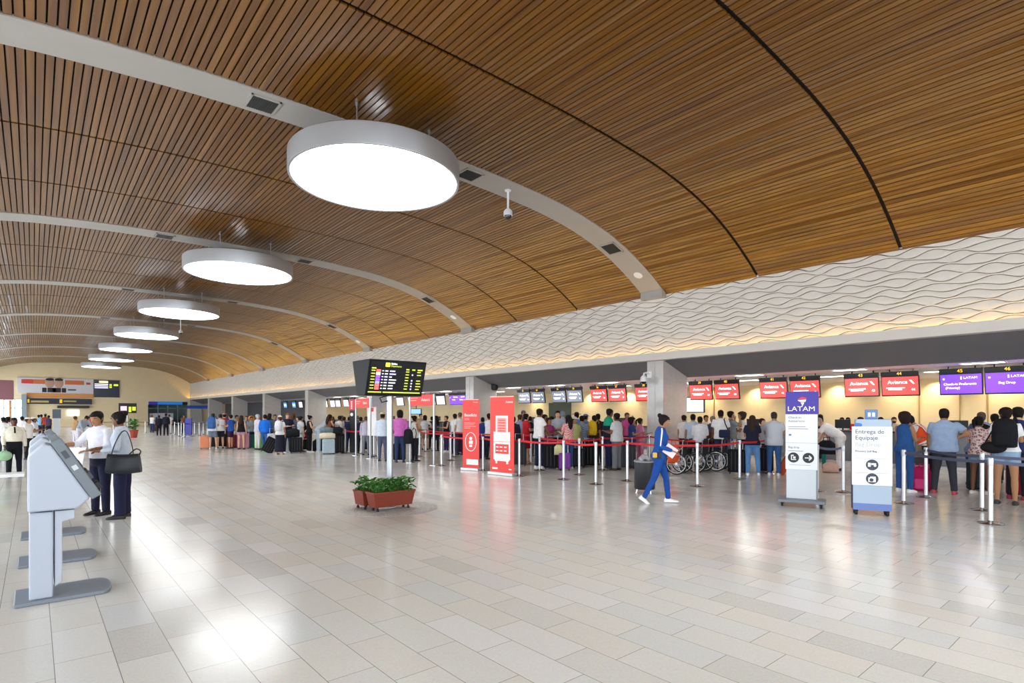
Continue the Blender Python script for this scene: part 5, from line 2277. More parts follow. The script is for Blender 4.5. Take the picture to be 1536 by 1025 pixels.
# black shoulder bag
w = on_person(p_wom, (-.29, -.09, .90))
t = thing('shoulder_bag', 'large black leather shoulder bag hanging from the pale blue shirt', 'bag', w, p_wom[0].rotation_euler.z, 'bags on and beside the travellers', .9)
b = MB()
rows = []
for i in range(9):
    k = i / 8
    y = -.25 + .5 * k
    s_ = min(1, 1.25 * sin(pi * min(max(k, .08), .92)) ** .35)
    sg = lambda v, e: abs(v) ** e * (1 if v > 0 else -1)
    zz = [.17 * sg(sin(2 * pi * j / 18 + .1), .55) * (.9 + .1 * s_) - .02 * sin(pi * k) for j in range(18)]
    rows.append([Vector((.085 * s_ * sg(cos(2 * pi * j / 18 + .1), .7) * (1 - .9 * max(zz[j], 0)), (y - .02) * (1 - .45 * zz[j]), zz[j])) for j in range(18)])
b.loft(rows)
b.build('body', mat('#23262c', .38, name='black_leather'), t, smooth=60)
b = MB()
sh_ = Vector((.10, .0, .50))
b.tube(spline([(0, .17, .1), (.03, .14, .28), (.085, .06, .50), tuple(sh_ + Vector((.01, 0, .055))), (.085, -.06, .50), (.03, -.14, .28), (0, -.17, .1)]), .016, 8, flat=.5)
b.build('strap', mat('#17181b', .4), t)
b = MB()
b.tube(spline([(.02, -.24, .12), (.02, -.27, .2), (.02, -.2, .24), (.02, -.1, .15)]), .012, 6)
b.build('tassel', mat('#17181b', .4), t)

g2 = 'people walking and waiting at the far left'
p = person(21, 627, 716, 'person in a cream shirt and dark tie carrying a green plastic bag', 172, False, 'b', 'n', '#120d0b', '#e2dccb', 'long', 'trousers', '#15161f', '#0f0f12', ('down', 'bag'), 'stand', 0, (0, 0), .94, g2, wide=1.05)
b = MB()
b.loft([[p[2](p[3](q_)) for q_ in ((-.018, .1, 1.44), (.018, .1, 1.44), (.018, .115, 1.42), (-.018, .115, 1.42))], [p[2](p[3](q_)) for q_ in ((-.02, .135, 1.28), (.02, .135, 1.28), (.02, .15, 1.28), (-.02, .15, 1.28))],
        [p[2](p[3](q_)) for q_ in ((-.035, .125, 1.06), (.035, .125, 1.06), (.035, .14, 1.06), (-.035, .14, 1.06))], [p[2](p[3](q_)) for q_ in ((-.004, .122, 1.02), (.004, .122, 1.02), (.004, .136, 1.02), (-.004, .136, 1.02))]])
b.build('tie', fabric('#16171f'), p[0])
S_ = p[0].scale.x
wst = p[1][1][2] * 1.0
w = on_person(p, (wst.x, wst.y + .06, wst.z + p[0]['_h'] - .28))
t = thing('plastic_bag', 'pale green plastic bag hanging from the hand of the person in a tie', 'bag', w, p[0].rotation_euler.z, 'bags on and beside the travellers')
b = MB()
b.ell((0, 0, 0), (.16, .09, .13), 12, 8)
b.tube([(-.05, 0, .1), (0, 0, .22), (.05, 0, .1)], .012, 6)
b.build('body', fabric('#9fc9a0'), t, smooth=True)

for a in (
        dict(px=42, hy=631, fy=690, label='person in a white top and pale cap walking behind the cream shirt', face=120, skin='m', hair='c', hatcol='#e4ddd0', top='#e9e6e2', legs='trousers', lcol='#1b1c22', arms=('fwd', 'down'), group=g2),
        dict(px=51, hy=632, fy=684, label='person in a white patterned shirt with a pale cap, beside the kiosk tops', face=100, skin='d', hair='c', hatcol='#dcd6cc', top='#e2e4ea', lcol='#23242c', arms=('fwd', 'fwd'), group=g2),
        dict(px=5, hy=630, fy=684, label='person in white with a red bag at the left edge of the frame', face=20, skin='d', hair='s', top='#e3e0de', lcol='#33343c', group=g2),
        dict(px=12, hy=632, fy=676, label='person in a pale pink top in the group at the glass front', face=40, fem=True, skin='m', hair='l', top='#e0c2c2', lcol='#2b2c38', group=g2),
        dict(px=33, hy=631, fy=672, label='person in a white shirt standing before the grey pier', face=10, skin='m', hair='s', top='#efefef', lcol='#3a3b45', group=g2),
        dict(px=62, hy=622, fy=655, label='person in a cyan shirt waiting at the lit counter recess', face=0, skin='d', hair='s', top='#7fb6d2', lcol='#2a3350', arms=('fwd', 'fwd'), group=g2),
        dict(px=58, hy=622.5, fy=654, label='person in a light blue top beside the cyan shirt', face=20, fem=True, skin='d', hair='s', top='#9cc0da', lcol='#2a2d38', group=g2),
        dict(px=68, hy=621, fy=655, label='person in a red top with a green cap next to the cyan shirt', face=-20, skin='d', hair='c', hatcol='#4f9a72', top='#b8402f', lcol='#23242c', group=g2),
        dict(px=73, hy=624, fy=655, label='person in a plum top at the far yellow wall', face=-30, fem=True, skin='d', hair='s', top='#5a4668', lcol='#23242c', group=g2),
        dict(px=113, hy=627, fy=668, label='person in a tan top standing behind the bent grey hoodie', face=60, skin='m', hair='s', hcol='#5a3b24', top='#b99467', lcol='#e6e2ec', group=g2),
        dict(px=136, hy=623, fy=668, label='person in a red cap and red top behind the kiosk user', face=30, skin='d', hair='c', hatcol='#c22a2e', top='#c22f33', lcol='#1b1c22', group=g2),
        dict(px=142, hy=625, fy=667, label='person in a black jacket next to the red cap', face=10, skin='d', hair='s', top='#1c1d24', sleeve='long', lcol='#1b1c22', group=g2),
        dict(px=228, hy=627, fy=649, label='person in a white shirt by the far dark suitcase', face=40, skin='m', hair='s', hcol='#6a4a30', top='#e8e6e2', lcol='#33406a', arms=('low', 'low'), group=g2),
        dict(px=238.5, hy=624, fy=654, label='person in dark uniform on the near side of the white poster wall', face=0, skin='d', hair='s', top='#1a1c28', sleeve='long', lcol='#161722', group=g2),
        dict(px=249, hy=620.5, fy=654, label='taller person in dark uniform in front of the glass shop front', face=0, skin='d', hair='s', top='#1a1c28', sleeve='long', lcol='#161722', group=g2),
        dict(px=254, hy=622, fy=651, label='person in a white shirt next to the taller dark uniform', face=0, skin='m', hair='s', hcol='#4a3424', top='#eceaf0', lcol='#e0dfe6', group=g2),
        dict(px=276, hy=630, fy=650, label='person in a brown top behind the far belt posts', face=180, skin='m', hair='s', top='#7a4f38', lcol='#2a2b33', group=g2),
):
    person(**a)
pp = person(121, 628, 672, 'person in a grey hoodie bending forward with a dark backpack', 150, False, 'm', 's', '#241a14', '#9aa3b0', 'long', 'trousers', '#d9d6e2', '#dddddd', ('low', 'low'), 'stand', 40, (0, -10), .9, g2, H=1.72)
backpack(fl(116, 671) + Vector((.25, -.35, 1.02)), pp[0].rotation_euler.z + pi, '#1c2430', 'dark backpack with a white patch hanging before the grey hoodie', .95, '#dfe3e8')

# ---- far queue, by the departure board
q1 = 'travellers in the long far queue'
A = person(319, 620.5, 674, 'person in a white T-shirt, grey shorts and blue backpack at the tail of the queue', 15, False, 'l', 's', '#3a281e', '#eceff0', 'short', 'shorts', '#6d7a8c', '#d9d9d9', ('bag', 'fwd'), 'shift', 4, group=q1)
pack(A, '#3f67a0', 'blue backpack on the white T-shirt at the tail of the queue', 1.15)
for a in (
        dict(px=330.5, hy=621.5, fy=673, label='person in a white tank top next to the blue backpack wearer', face=-10, skin='l', hair='s', hcol='#3a2418', top='#f0eeec', sleeve='none', legs='shorts', lcol='#23242b', group=q1),
        dict(px=337, hy=620.5, fy=670, label='person in a maroon shirt and faded red cap behind the white tank top', face=40, skin='l', hair='c', hatcol='#b4747a', top='#7c2b3c', lcol='#2a2b33', group=q1),
        dict(px=346, hy=622.5, fy=673, label='person in a royal blue T-shirt and plum shorts in the far queue', face=-60, skin='l', hair='s', top='#2f5fb8', legs='shorts', lcol='#3a2440', arms=('fwd', 'hip'), group=q1),
        dict(px=355, hy=623, fy=671, label='person in an olive patterned top with pale trousers in the far queue', face=130, skin='m', hair='s', top='#a89a70', legs='trousers', lcol='#c9c0ac', arms=('fwd', 'fwd'), group=q1),
        dict(px=362, hy=623.5, fy=674, label='person with long brown hair, black tank top and pink shorts', face=20, fem=True, skin='l', hair='l', hcol='#3a2418', top='#15161a', sleeve='none', legs='mini', lcol='#b98aa0', group=q1),
        dict(px=369.5, hy=624, fy=670, label='person in a steel blue shirt behind the black tank top', face=170, skin='l', hair='s', hcol='#6a4a34', top='#7f9cb4', lcol='#23242b', group=q1),
        dict(px=377, hy=627, fy=672, label='person in a grey print shirt holding an orange ball at head height', face=160, skin='m', hair='s', top='#8f9aa0', lcol='#1f2a3c', arms=('up', 'fwd'), group=q1),
        dict(px=386.5, hy=622, fy=674, label='person with white hair and a pale shirt behind the blue pullover', face=60, skin='l', hair='s', hcol='#c4c4c8', top='#d4d0dc', lcol='#d8d4d0', group=q1),
        dict(px=397.5, hy=621.5, fy=677, label='person in a bright blue pullover and jeans pulling a black trolley', face=10, skin='m', hair='s', hcol='#24160f', top='#1f6fd8', sleeve='long', lcol='#2f5a94', shoe='#5fd08a', arms=('bag', 'down'), stance='walk', group=q1),
        dict(px=404.5, hy=620.5, fy=672, label='person with dark hair and a navy top just behind the blue pullover', face=40, fem=True, skin='m', hair='l', hcol='#2a1810', top='#28304a', lcol='#1c1f2c', group=q1),
        dict(px=412.5, hy=622, fy=676, label='person in a grey top facing the camera beside the white backpack', face=170, skin='m', hair='s', hcol='#4a3322', top='#5a616e', lcol='#23242c', arms=('face', 'down'), group=q1),
        dict(px=431, hy=620, fy=679.5, label='person in a navy polo shirt looking at a phone in the far queue', face=165, skin='l', hair='n', hcol='#7a5a42', top='#1c2136', lcol='#2c3d60', shoe='#d0d0d4', arms=('fwd', 'fold'), look=(0, -12), wide=1.08, group=q1),
        dict(px=440, hy=620.5, fy=675, label='person with long brown hair next to the navy polo shirt', face=30, fem=True, skin='l', hair='l', hcol='#5a3a22', top='#5f6a78', lcol='#2a3044', group=q1),
        dict(px=451, hy=625, fy=678, label='person in a light grey top with a black cap and black backpack', face=60, skin='l', hair='c', hatcol='#1c1d22', top='#c3c8cc', legs='shorts', lcol='#c8c8c8', group=q1),
        dict(px=464, hy=623.5, fy=678.5, label='person in a black strapless jumpsuit with white sneakers looking at a phone', face=75, fem=True, skin='l', hair='b', hcol='#120e0d', top='#141418', sleeve='none', legs='loose', lcol='#121216', shoe='#eeeeee', arms=('fwd', 'fwd'), look=(0, -15), group=q1),
        dict(px=494, hy=622, fy=680, label='person with long dark brown hair and tan top behind the pale blue suitcase', face=50, fem=True, skin='l', hair='l', hcol='#2f1b14', top='#7a4a34', sleeve='none', lcol='#2a2b33', arms=('low', 'low'), look=(0, -10), group=q1),
        dict(px=509.5, hy=624, fy=679, label='person in a white T-shirt standing behind the tall black suitcase', face=-30, skin='m', hair='s', top='#ebe9e8', lcol='#23242c', arms=('fwd', 'fwd'), group=q1),
        dict(px=516, hy=629, fy=676, label='person in a dark red top near the black pylon', face=20, skin='m', hair='s', hcol='#3a2a20', top='#4a2430', lcol='#1f2030', group=q1),
        dict(px=524, hy=626, fy=677, label='person in a navy top half hidden by the black pylon', face=0, skin='m', hair='s', top='#28345c', lcol='#23305a', group=q1),
        dict(px=499, hy=626, fy=674, label='person in black behind the long brown hair', face=10, skin='m', hair='s', top='#1d1e24', lcol='#1d1e24', group=q1),
        dict(px=541, hy=627, fy=680, label='person in a dark navy jacket inside the far gate', face=-20, skin='m', hair='s', top='#20243a', sleeve='long', lcol='#191a22', group=q1),
        dict(px=549, hy=625, fy=683, label='person in a pale lilac shirt inside the far gate', face=0, skin='l', hair='n', hcol='#5a4a40', top='#c9c5da', sleeve='long', lcol='#8a8c98', group=q1),
):
    person(**a)
M_ = person(420, 624, 682, 'person in a white T-shirt and long navy skirt with a white backpack', 20, True, 'm', 'c', '#5a3a22', '#e9e9ea', 'short', 'skirt', '#1a1c2c', '#c99a6a', ('down', 'down'), group=q1, hatcol='#ddd6cc')
pack(M_, '#d3d5da', 'white backpack on the person in a long navy skirt', .95)
K = person(448, 625, 676, 'person in a dark top wearing a black backpack in the far queue', -90, False, 'l', 's', '#241a14', '#4a4f58', 'short', 'shorts', '#a8a8a8', '#222222', group=q1)
pack(K, '#15181c', 'black backpack between the navy polo and the black jumpsuit', 1.1)
person(478, 626, 679, 'person in a grey hoodie and pale jeans bending over the bags', 75, False, 'l', 's', '#6a4a34', '#9fabb0', 'long', 'trousers', '#aebccb', '#c9c9cc', ('low', 'low'), 'stand', 50, (0, -10), .9, q1, H=1.78)
P = fl(377, 672)
o = MB()
o.ell((0, 0, 0), .155, 20, 14)
o = o.build('ball', mat('#d98a2e', .5), None, True, loc=(P.x, P.y - .35, 1.50))
tag(o, 'orange ball held at head height in the far queue', 'ball')
o.location = fl(377, 670) + Vector((0, 0, 1.39))

# ---- middle, by the board pole and the banners
q2 = 'travellers by the red belts'
person(574, 619, 692, 'person in a straw hat, light blue shirt and grey trousers beside the board pole', 12, False, 'm', 'h', '#1a1411', '#cfdbe8', 'long', 'trousers', '#555a72', '#16161a', ('down', 'fwd'), 'stand', group=q2, hatcol='#d8ccA0'.lower())
Z = person(600, 616.5, 694, 'person in a magenta pink shirt and jeans standing at the queue entrance', 8, False, 'm', 'x', '#1a1110', '#c568b4', 'elbow', 'trousers', '#28385a', '#1a1c24', ('fwd', 'bag'), 'stand', group=q2)
backpack(on_person(Z, (.30, .0, .86)), Z[0].rotation_euler.z - .3, '#171a20', 'black backpack hanging from the hand of the person in a magenta pink shirt', 1.05)
for a in (
        dict(px=622, hy=624, fy=692, label='person in a white blouse and black trousers behind the gate post', face=60, fem=True, skin='m', hair='b', hcol='#17110f', top='#eceae4', sleeve='none', lcol='#23242e', arms=('fwd', 'fwd'), group=q2),
        dict(px=637.5, hy=624, fy=675, label='person with bushy black hair and a pale grey top behind the red belt', face=10, fem=True, skin='l', hair='x', hcol='#17110f', top='#d2d2da', legs='shorts', lcol='#8a7864', arms=('fwd', 'hip'), group=q2),
        dict(px=631, hy=621, fy=668, label='person in a tan top seen over the pale grey top', face=140, skin='l', hair='s', top='#c4a88c', lcol='#23242c', group=q2),
        dict(px=648, hy=626, fy=674, label='person in a navy shirt behind the gate post', face=20, skin='m', hair='s', top='#232a44', lcol='#1a1b24', group=q2),
        dict(px=654, hy=624, fy=677, label='person in a dark patterned top beside the gate post', face=-40, fem=True, skin='m', hair='l', hcol='#241611', top='#4a4a5c', lcol='#2b2c36', arms=('fwd', 'fwd'), group=q2),
        dict(px=669.5, hy=624, fy=678, label='person in a black top and dark purple trousers with pale shoes', face=-120, fem=True, skin='l', hair='s', hcol='#3a2018', top='#17181d', sleeve='none', lcol='#3a3060', shoe='#e3e3ea', arms=('fold', 'fwd'), group=q2),
        dict(px=682.5, hy=621, fy=681, label='person in a white shirt before the narrow red banner', face=40, skin='m', hair='s', top='#eeeef2', lcol='#2a2848', arms=('fwd', 'fwd'), group=q2),
        dict(px=690, hy=619, fy=683, label='taller person in a white shirt against the second pillar', face=-30, skin='l', hair='n', hcol='#6a5444', top='#f2f2f4', lcol='#3a3048', group=q2),
        dict(px=734, hy=620.5, fy=690, label='person in a white shirt in the gap between the two red banners', face=50, skin='d', hair='s', top='#e6e6ea', lcol='#26304e', arms=('fwd', 'fwd'), group=q2),
        dict(px=724, hy=628, fy=686, label='person in a dark blue top behind the belt post between the banners', face=0, skin='m', hair='s', top='#28448c', lcol='#20222c', group=q2),
        dict(px=770, hy=625, fy=698, label='person in a charcoal top at the right side of the suitcase banner', face=10, skin='m', hair='s', top='#22242b', sleeve='long', lcol='#3a3c42', shoe='#d0d0d0', group=q2),
        dict(px=780, hy=622, fy=690, label='person in a blue and tan top beside the red dress', face=40, fem=True, skin='l', hair='s', hcol='#4a2f20', top='#8f98b8', lcol='#b39a7c', group=q2),
        dict(px=789, hy=621, fy=694, label='person in a red dress with dark hair', face=60, fem=True, skin='l', hair='s', hcol='#1a1210', top='#bf2430', sleeve='short', legs='dress', shoe='#b98a70', arms=('fwd', 'fwd'), group=q2),
        dict(px=785, hy=616.5, fy=680, label='person in a grey cap behind the red dress', face=150, skin='m', hair='c', hatcol='#6e6e7c', top='#4a4a58', lcol='#22232c', group=q2),
        dict(px=795, hy=625, fy=684, label='person in a dark teal top behind the white T-shirt', face=20, skin='m', hair='s', top='#1d2a38', lcol='#1b1c22', group=q2),
        dict(px=808.5, hy=613.5, fy=705, label='tall person in a white T-shirt, navy jeans and white sneakers at the red belt', face=60, skin='d', hair='s', top='#eef0f0', legs='trousers', lcol='#1c2440', shoe='#f0f0f0', arms=('fwd', 'low'), stance='shift', look=(0, -10), group=q2),
        dict(px=817, hy=622, fy=699, label='person in a mustard top right next to the tall white T-shirt', face=110, skin='d', hair='s', top='#a8742c', lcol='#23242c', arms=('fwd', 'fwd'), group=q2),
        dict(px=823.5, hy=627, fy=700, label='person in a magenta print top behind the mustard top', face=140, fem=True, skin='m', hair='b', hcol='#1d1412', top='#a83a78', lcol='#2a2b34', arms=('fwd', 'fold'), group=q2),
        dict(px=836.5, hy=616.5, fy=701, label='person in a grey shirt facing the camera above the large black suitcase', face=175, skin='l', hair='s', top='#a7b0b8', lcol='#16171c', arms=('fold', 'fwd'), group=q2),
        dict(px=828, hy=625, fy=690, label='person in a red and black top behind the grey shirt', face=60, skin='m', hair='s', top='#c42a3c', lcol='#1b1c22', group=q2),
        dict(px=844, hy=617, fy=694, label='person with grey hair and a pale blue shirt behind the pink checked shirt', face=20, skin='l', hair='s', hcol='#8a8c98', top='#8fa6d4', lcol='#2c3656', group=q2),
        dict(px=852.5, hy=623, fy=706, label='person with long dark hair, pink checked shirt and jeans', face=-35, fem=True, skin='l', hair='l', hcol='#1c1210', top=pattern('plaid', '#c4505c', '#e8c4c0'), lcol='#34507c', shoe='#d9d0c0', arms=('fwd', 'fwd'), group=q2),
        dict(px=862, hy=626, fy=700, label='person in a lime top and pale cap beside the pink checked shirt', face=150, skin='m', hair='c', hatcol='#cdd2d8', top='#b9bf7c', lcol='#4a6a94', group=q2),
        dict(px=865, hy=619, fy=690, label='person in a blue and white top with a dark hat behind the lime top', face=20, skin='l', hair='h', hatcol='#2a2622', top='#5a86c4', lcol='#23242c', group=q2),
        dict(px=873, hy=624, fy=698, label='person in a blue grey plaid shirt near the yellow backpack', face=30, skin='m', hair='s', top=pattern('plaid', '#5c7088', '#8a9cb0'), lcol='#22232c', arms=('fwd', 'fwd'), group=q2),
        dict(px=878.5, hy=622, fy=688, label='person in a lilac blue cap behind the plaid shirt', face=60, skin='m', hair='c', hatcol='#5c68a8', top='#7d88b0', lcol='#22232c', group=q2),
        dict(px=913, hy=613.5, fy=703, label='person in a green and navy polo shirt before the red screens', face=70, skin='d', hair='s', top=None, lcol='#1d2848', shoe='#2a2a30', arms=('fwd', 'fwd'), look=(0, -12), wide=1.1, group=q2),
        dict(px=925, hy=620, fy=704, label='person in a pale grey T-shirt and grey baggy trousers facing the green polo', face=-60, skin='d', hair='s', top='#c3c4c6', legs='loose', lcol='#6e7178', arms=('fwd', 'fwd'), wide=1.18, group=q2),
        dict(px=940.5, hy=619.5, fy=690, label='person in a pink top with sunglasses pushed up, behind the curly hair', face=150, fem=True, skin='m', hair='s', hcol='#4a3a34', top='#c8508c', lcol='#2b2c36', arms=('face', 'down'), group=q2),
        dict(px=947.5, hy=627, fy=700, label='person with curly dark hair and a blue top beside the pink dress', face=90, fem=True, skin='m', hair='x', hcol='#1d1311', top='#2c4684', lcol='#23242c', arms=('fwd', 'fwd'), group=q2),
        dict(px=960, hy=631, fy=699, label='small person in a pink dress with dark hair next to the pillar', face=60, fem=True, skin='m', hair='p', hcol='#1d1412', top='#e089ac', legs='trousers', lcol='#d884a6', shoe='#e6d0d8', arms=('down', 'fwd'), group=q2),
):
    if a['top'] is None:
        m = fabric('#1f9a78').copy()
        m.name = 'green_navy_polo'
        nt = m.node_tree
        tc = nt.nodes.new('ShaderNodeTexCoord')
        sx = nt.nodes.new('ShaderNodeSeparateXYZ')
        nt.links.new(tc.outputs['Object'], sx.inputs[0])
        gt = nt.nodes.new('ShaderNodeMath')
        gt.operation = 'GREATER_THAN'
        gt.inputs[1].default_value = 1.22
        nt.links.new(sx.outputs['Z'], gt.inputs[0])
        mx = nt.nodes.new('ShaderNodeMix')
        mx.data_type = 'RGBA'
        mx.inputs[6].default_value = lin('#1b2136')
        mx.inputs[7].default_value = lin('#1f9a78')
        nt.links.new(gt.outputs[0], mx.inputs[0])
        nt.links.new(mx.outputs[2], nt.nodes['Principled BSDF'].inputs['Base Color'])
        a['top'] = m
    person(**a)
Yb = person(891.5, 623.5, 700, 'person in a dark brown shirt wearing a yellow backpack', 20, True, 'm', 's', '#1d1412', '#3a2c2a', 'short', 'trousers', '#1d1e26', group=q2)
pack(Yb, '#d8b020', 'yellow backpack on the dark brown shirt', 1.0)
person(897, 621, 693, 'person with dark hair and a black shirt next to the green polo', 10, False, 'd', 's', '#17110f', '#26242a', 'short', 'trousers', '#1d1e26', group=q2)

# ---- the walker in blue
B = person(989, 621, 755, 'person in a blue tracksuit and white sneakers walking past the pillar', 84, True, 'm', 'b', '#1d1413', '#1f4f9c', 'long', 'tight', '#1d4a98', '#f0f1f2',
           (((.1, .1, -1), (-.5, .75, -.1)), ((.16, -.12, -1), (-.1, .95, -.35))), 'walk', 4, (0, -16), .86, 'people walking through the hall')
b = MB()
W, T = B[2], B[3]
a_, e_, w_, _ = B[1][1]
b.tube([W(a_ + Vector((.02, 0, .062))), W(a_ + Vector((.058, 0, .0))), W(a_.lerp(e_, .5) + Vector((.052, 0, 0))), W(e_ + Vector((.046, 0, .01)))], [.012, .014, .013, .01], 6, flat=.5, side=(0, 1, 0))
b.build('white_stripe', fabric('#eceef0'), B[0], smooth=True)
w = on_person(B, (.17, .20, 1.0))
t = thing('paper_bundle', 'bundle of white papers held at the waist of the blue tracksuit', 'paper', w, B[0].rotation_euler.z, 'papers held by people')
b = MB()
b.box(-.012, .012, -.13, .09, -.10, .09, Matrix.Rotation(radians(-35), 4, 'X'))
b.build('sheets', mat('#e6dfe2', .6), t)
b = MB()
b.box(.012, .02, -.10, -.04, -.02, .04, Matrix.Rotation(radians(-35), 4, 'X'))
b.build('pink_sheet', mat('#d9a0a8', .6), t)
w = on_person(B, (.20, -.06, .93))
t = thing('waist_pouch', 'yellow and black pouch at the hip of the blue tracksuit', 'pouch', w, B[0].rotation_euler.z)
b = MB()
b.box(-.05, .03, -.08, .0, -.055, .045)
b.build('yellow_half', mat('#d8b34a', .6), t, bevel=.02)
b = MB()
b.box(-.05, .03, .004, .075, -.06, .05)
b.build('black_half', mat('#24262b', .6), t, bevel=.02)

# ---- right of the pillar
q3 = 'travellers right of the granite pillar'
for a in (
        dict(px=1026, hy=623, fy=694, label='person in a white top cut off by the edge of the granite pillar', face=30, skin='m', hair='s', hcol='#2a1a14', top='#eceaea', lcol='#23242c', group=q3),
        dict(px=1039.5, hy=621.5, fy=700, label='person in a light blue shirt behind the nearest wheelchair', face=0, skin='m', hair='s', top='#c3d2e6', lcol='#23242c', group=q3),
        dict(px=1050, hy=625, fy=704, label='person in a striped white shirt and black belt between the wheelchairs', face=5, skin='d', hair='s', top='#e2e2e6', sleeve='long', lcol='#16171c', wide=1.1, arms=('fwd', 'fwd'), group=q3),
        dict(px=1059, hy=623, fy=693, label='person with dark hair and a beige top facing the camera behind the striped white shirt', face=150, fem=True, skin='m', hair='s', top='#e2d6c8', lcol='#2a2b33', group=q3),
        dict(px=1069, hy=624.5, fy=700, label='person in a slate blue top with a brown bag under the arm', face=-20, fem=True, skin='m', hair='s', hcol='#8a8078', top='#59627c', sleeve='short', lcol='#2c2c38', group=q3),
        dict(px=1081, hy=615.5, fy=703, label='person in a white shirt with a dark shoulder strap across the back', face=5, skin='d', hair='s', top='#f0f0f2', lcol='#2a3150', group=q3),
        dict(px=1096, hy=617, fy=706, label='person in a grey T-shirt and blue striped track pants holding something to the face', face=75, skin='m', hair='s', top='#8b9296', lcol=pattern('striped', '#34619c', '#e6ebf2'), shoe='#202024', arms=('down', 'face'), group=q3),
        dict(px=1113, hy=619, fy=700, label='person in a white top wearing headphones, facing the grey T-shirt', face=-90, skin='m', hair='x', hcol='#3a2c28', top='#efece8', lcol='#1b1c22', arms=('fwd', 'face'), group=q3),
        dict(px=1128.5, hy=623.5, fy=712, label='person with long hair, a navy top and blue jeans at the red belt', face=0, fem=True, skin='m', hair='l', hcol='#35241d', top='#1b2036', lcol='#5d8cc0', shoe='#e8e8ea', arms=('fwd', 'fwd'), stance='shift', wide=1.06, group=q3),
        dict(px=1143, hy=630, fy=704, label='person in a grey blue top half hidden between the jeans and the striped shirt', face=120, fem=True, skin='l', hair='s', hcol='#2a1d17', top='#8f98a4', lcol='#22222a', group=q3),
        dict(px=1161, hy=618, fy=713, label='person in a pale striped shirt and jeans beside the purple topped sign', face=10, skin='m', hair='n', hcol='#3a3534', top=pattern('striped', '#c9ced6', '#b4bcc8'), lcol='#34588c', shoe='#d8d8dc', arms=('fwd', 'fwd'), wide=1.18, hem=.80, group=q3),
        dict(px=1230, hy=622, fy=702, label='person with long black hair, white top and green trousers behind the purple topped sign', face=20, fem=True, skin='m', hair='l', hcol='#15100f', top='#e6eaec', lcol='#1f7a70', group=q3),
        dict(px=1263, hy=630, fy=688, label='person with dark hair behind the bending white figure', face=175, skin='m', hair='s', top='#e8e8ea', lcol='#23242c', group=q3),
        dict(px=1272, hy=638, fy=687, label='person in a red shirt working behind the check-in desk', face=170, skin='m', hair='s', top='#d03038', lcol='#23242c', group=q3),
        dict(px=1291, hy=626, fy=697, label='person looking over the top of the bag drop sign', face=90, skin='m', hair='s', top='#cfd2d8', lcol='#23242c', group=q3),
        dict(px=1321, hy=626, fy=698, label='person with round dark hair right behind the bag drop sign', face=0, fem=True, skin='m', hair='b', hcol='#1d1413', top='#c9b49c', lcol='#23242c', group=q3),
        dict(px=1341, hy=626, fy=697, label='person with a dark face mask between the bag drop sign and the blue waistcoat', face=175, skin='l', hair='s', top='#c4b8a4', lcol='#2c2c38', group=q3),
        dict(px=1458, hy=634, fy=728, label='person in a denim shirt bending behind the floral blouse', face=60, skin='m', hair='c', hatcol='#8a9cb8', top='#6f86ac', lcol='#2c3a5c', sleeve='long', arms=('low', 'low'), group=q3, lean=28),
        dict(px=1472, hy=618.5, fy=728, label='person with grey brown hair above the floral blouse', face=10, skin='l', hair='s', hcol='#5a4a42', top='#4a5a80', lcol='#2c2c38', group=q3),
        dict(px=1492, hy=621, fy=724, label='person in a navy patterned shirt between the floral blouse and the black backpack', face=0, skin='m', hair='s', top=pattern('plaid', '#26304e', '#5a6a90'), lcol='#22242e', group=q3),
        dict(px=1468, hy=625, fy=741, label='person in a floral blouse and denim shorts with tied dark hair', face=35, fem=True, skin='d', hair='p', hcol='#15100f', top=pattern('floral', '#d9b0b0', '#8a4a5a', '#efe2da'), legs='mini', lcol='#8fa9c6', shoe='#e6e2de', arms=('fwd', 'fwd'), stance='shift', group=q3),
        dict(px=1416, hy=613, fy=741, label='person in a light blue shirt and grey trousers with one hand on the hip', face=8, skin='m', hair='s', hcol='#1d1715', top='#9db4d4', legs='trousers', lcol='#33363e', shoe='#a83a4a', arms=('down', 'hip'), stance='wide', wide=1.28, hem=.84, group=q3),
        dict(px=1527, hy=611, fy=746, label='person with short dark hair and a navy shirt at the right edge', face=30, skin='l', hair='s', top='#2a3560', lcol='#1b1c24', shoe='#8c2030', group=q3),
        dict(px=1357, hy=619.5, fy=738, label='person with bushy dark hair, blue top and blue trousers by the pink backpack', face=35, fem=True, skin='m', hair='x', hcol='#2a1a16', top='#2a5590', sleeve='none', legs='trousers', lcol='#28508a', shoe='#e9e9ea', arms=('fwd', 'fwd'), wide=1.05, group=q3),
):
    ps = person(**a)
    if 'face mask' in a['label']:
        b = MB()
        b.ell(ps[4]((0, .075, 1.525)) + Vector((0, 0, ps[0]['_h'])), (.058, .045, .04), 12, 8)
        b.build('face_mask', fabric('#1b1c20'), ps[0], smooth=True)
    if 'headphones' in a['label']:
        b = MB()
        b.tube([ps[4]((.115 * cos(k * pi / 8), -.01, 1.61 + .125 * sin(k * pi / 8))) + Vector((0, 0, ps[0]['_h'])) for k in range(9)], .012, 6)
        for s in (-1, 1):
            b.ell(ps[4]((s * .105, -.01, 1.585)) + Vector((0, 0, ps[0]['_h'])), (.025, .035, .04), 10, 6)
        b.build('headphones', BLACK, ps[0], smooth=True)
    if 'shoulder strap' in a['label']:
        w = on_person(ps, (.12, -.13, 1.02))
        t = thing('shoulder_bag', 'dark navy bag on a strap across the white shirt', 'bag', w, ps[0].rotation_euler.z, 'bags on and beside the travellers')
        b = MB()
        b.box(-.16, .16, -.1, .02, -.12, .12)
        b.build('body', fabric('#27304a'), t, bevel=.04)
        b = MB()
        b.tube([(.1, -.02, .1), (.02, -.045, .3), (-.02, .0, .44), (-.0, .10, .47)], .016, 6, flat=.5)
        b.build('strap', fabric('#20263c'), t)
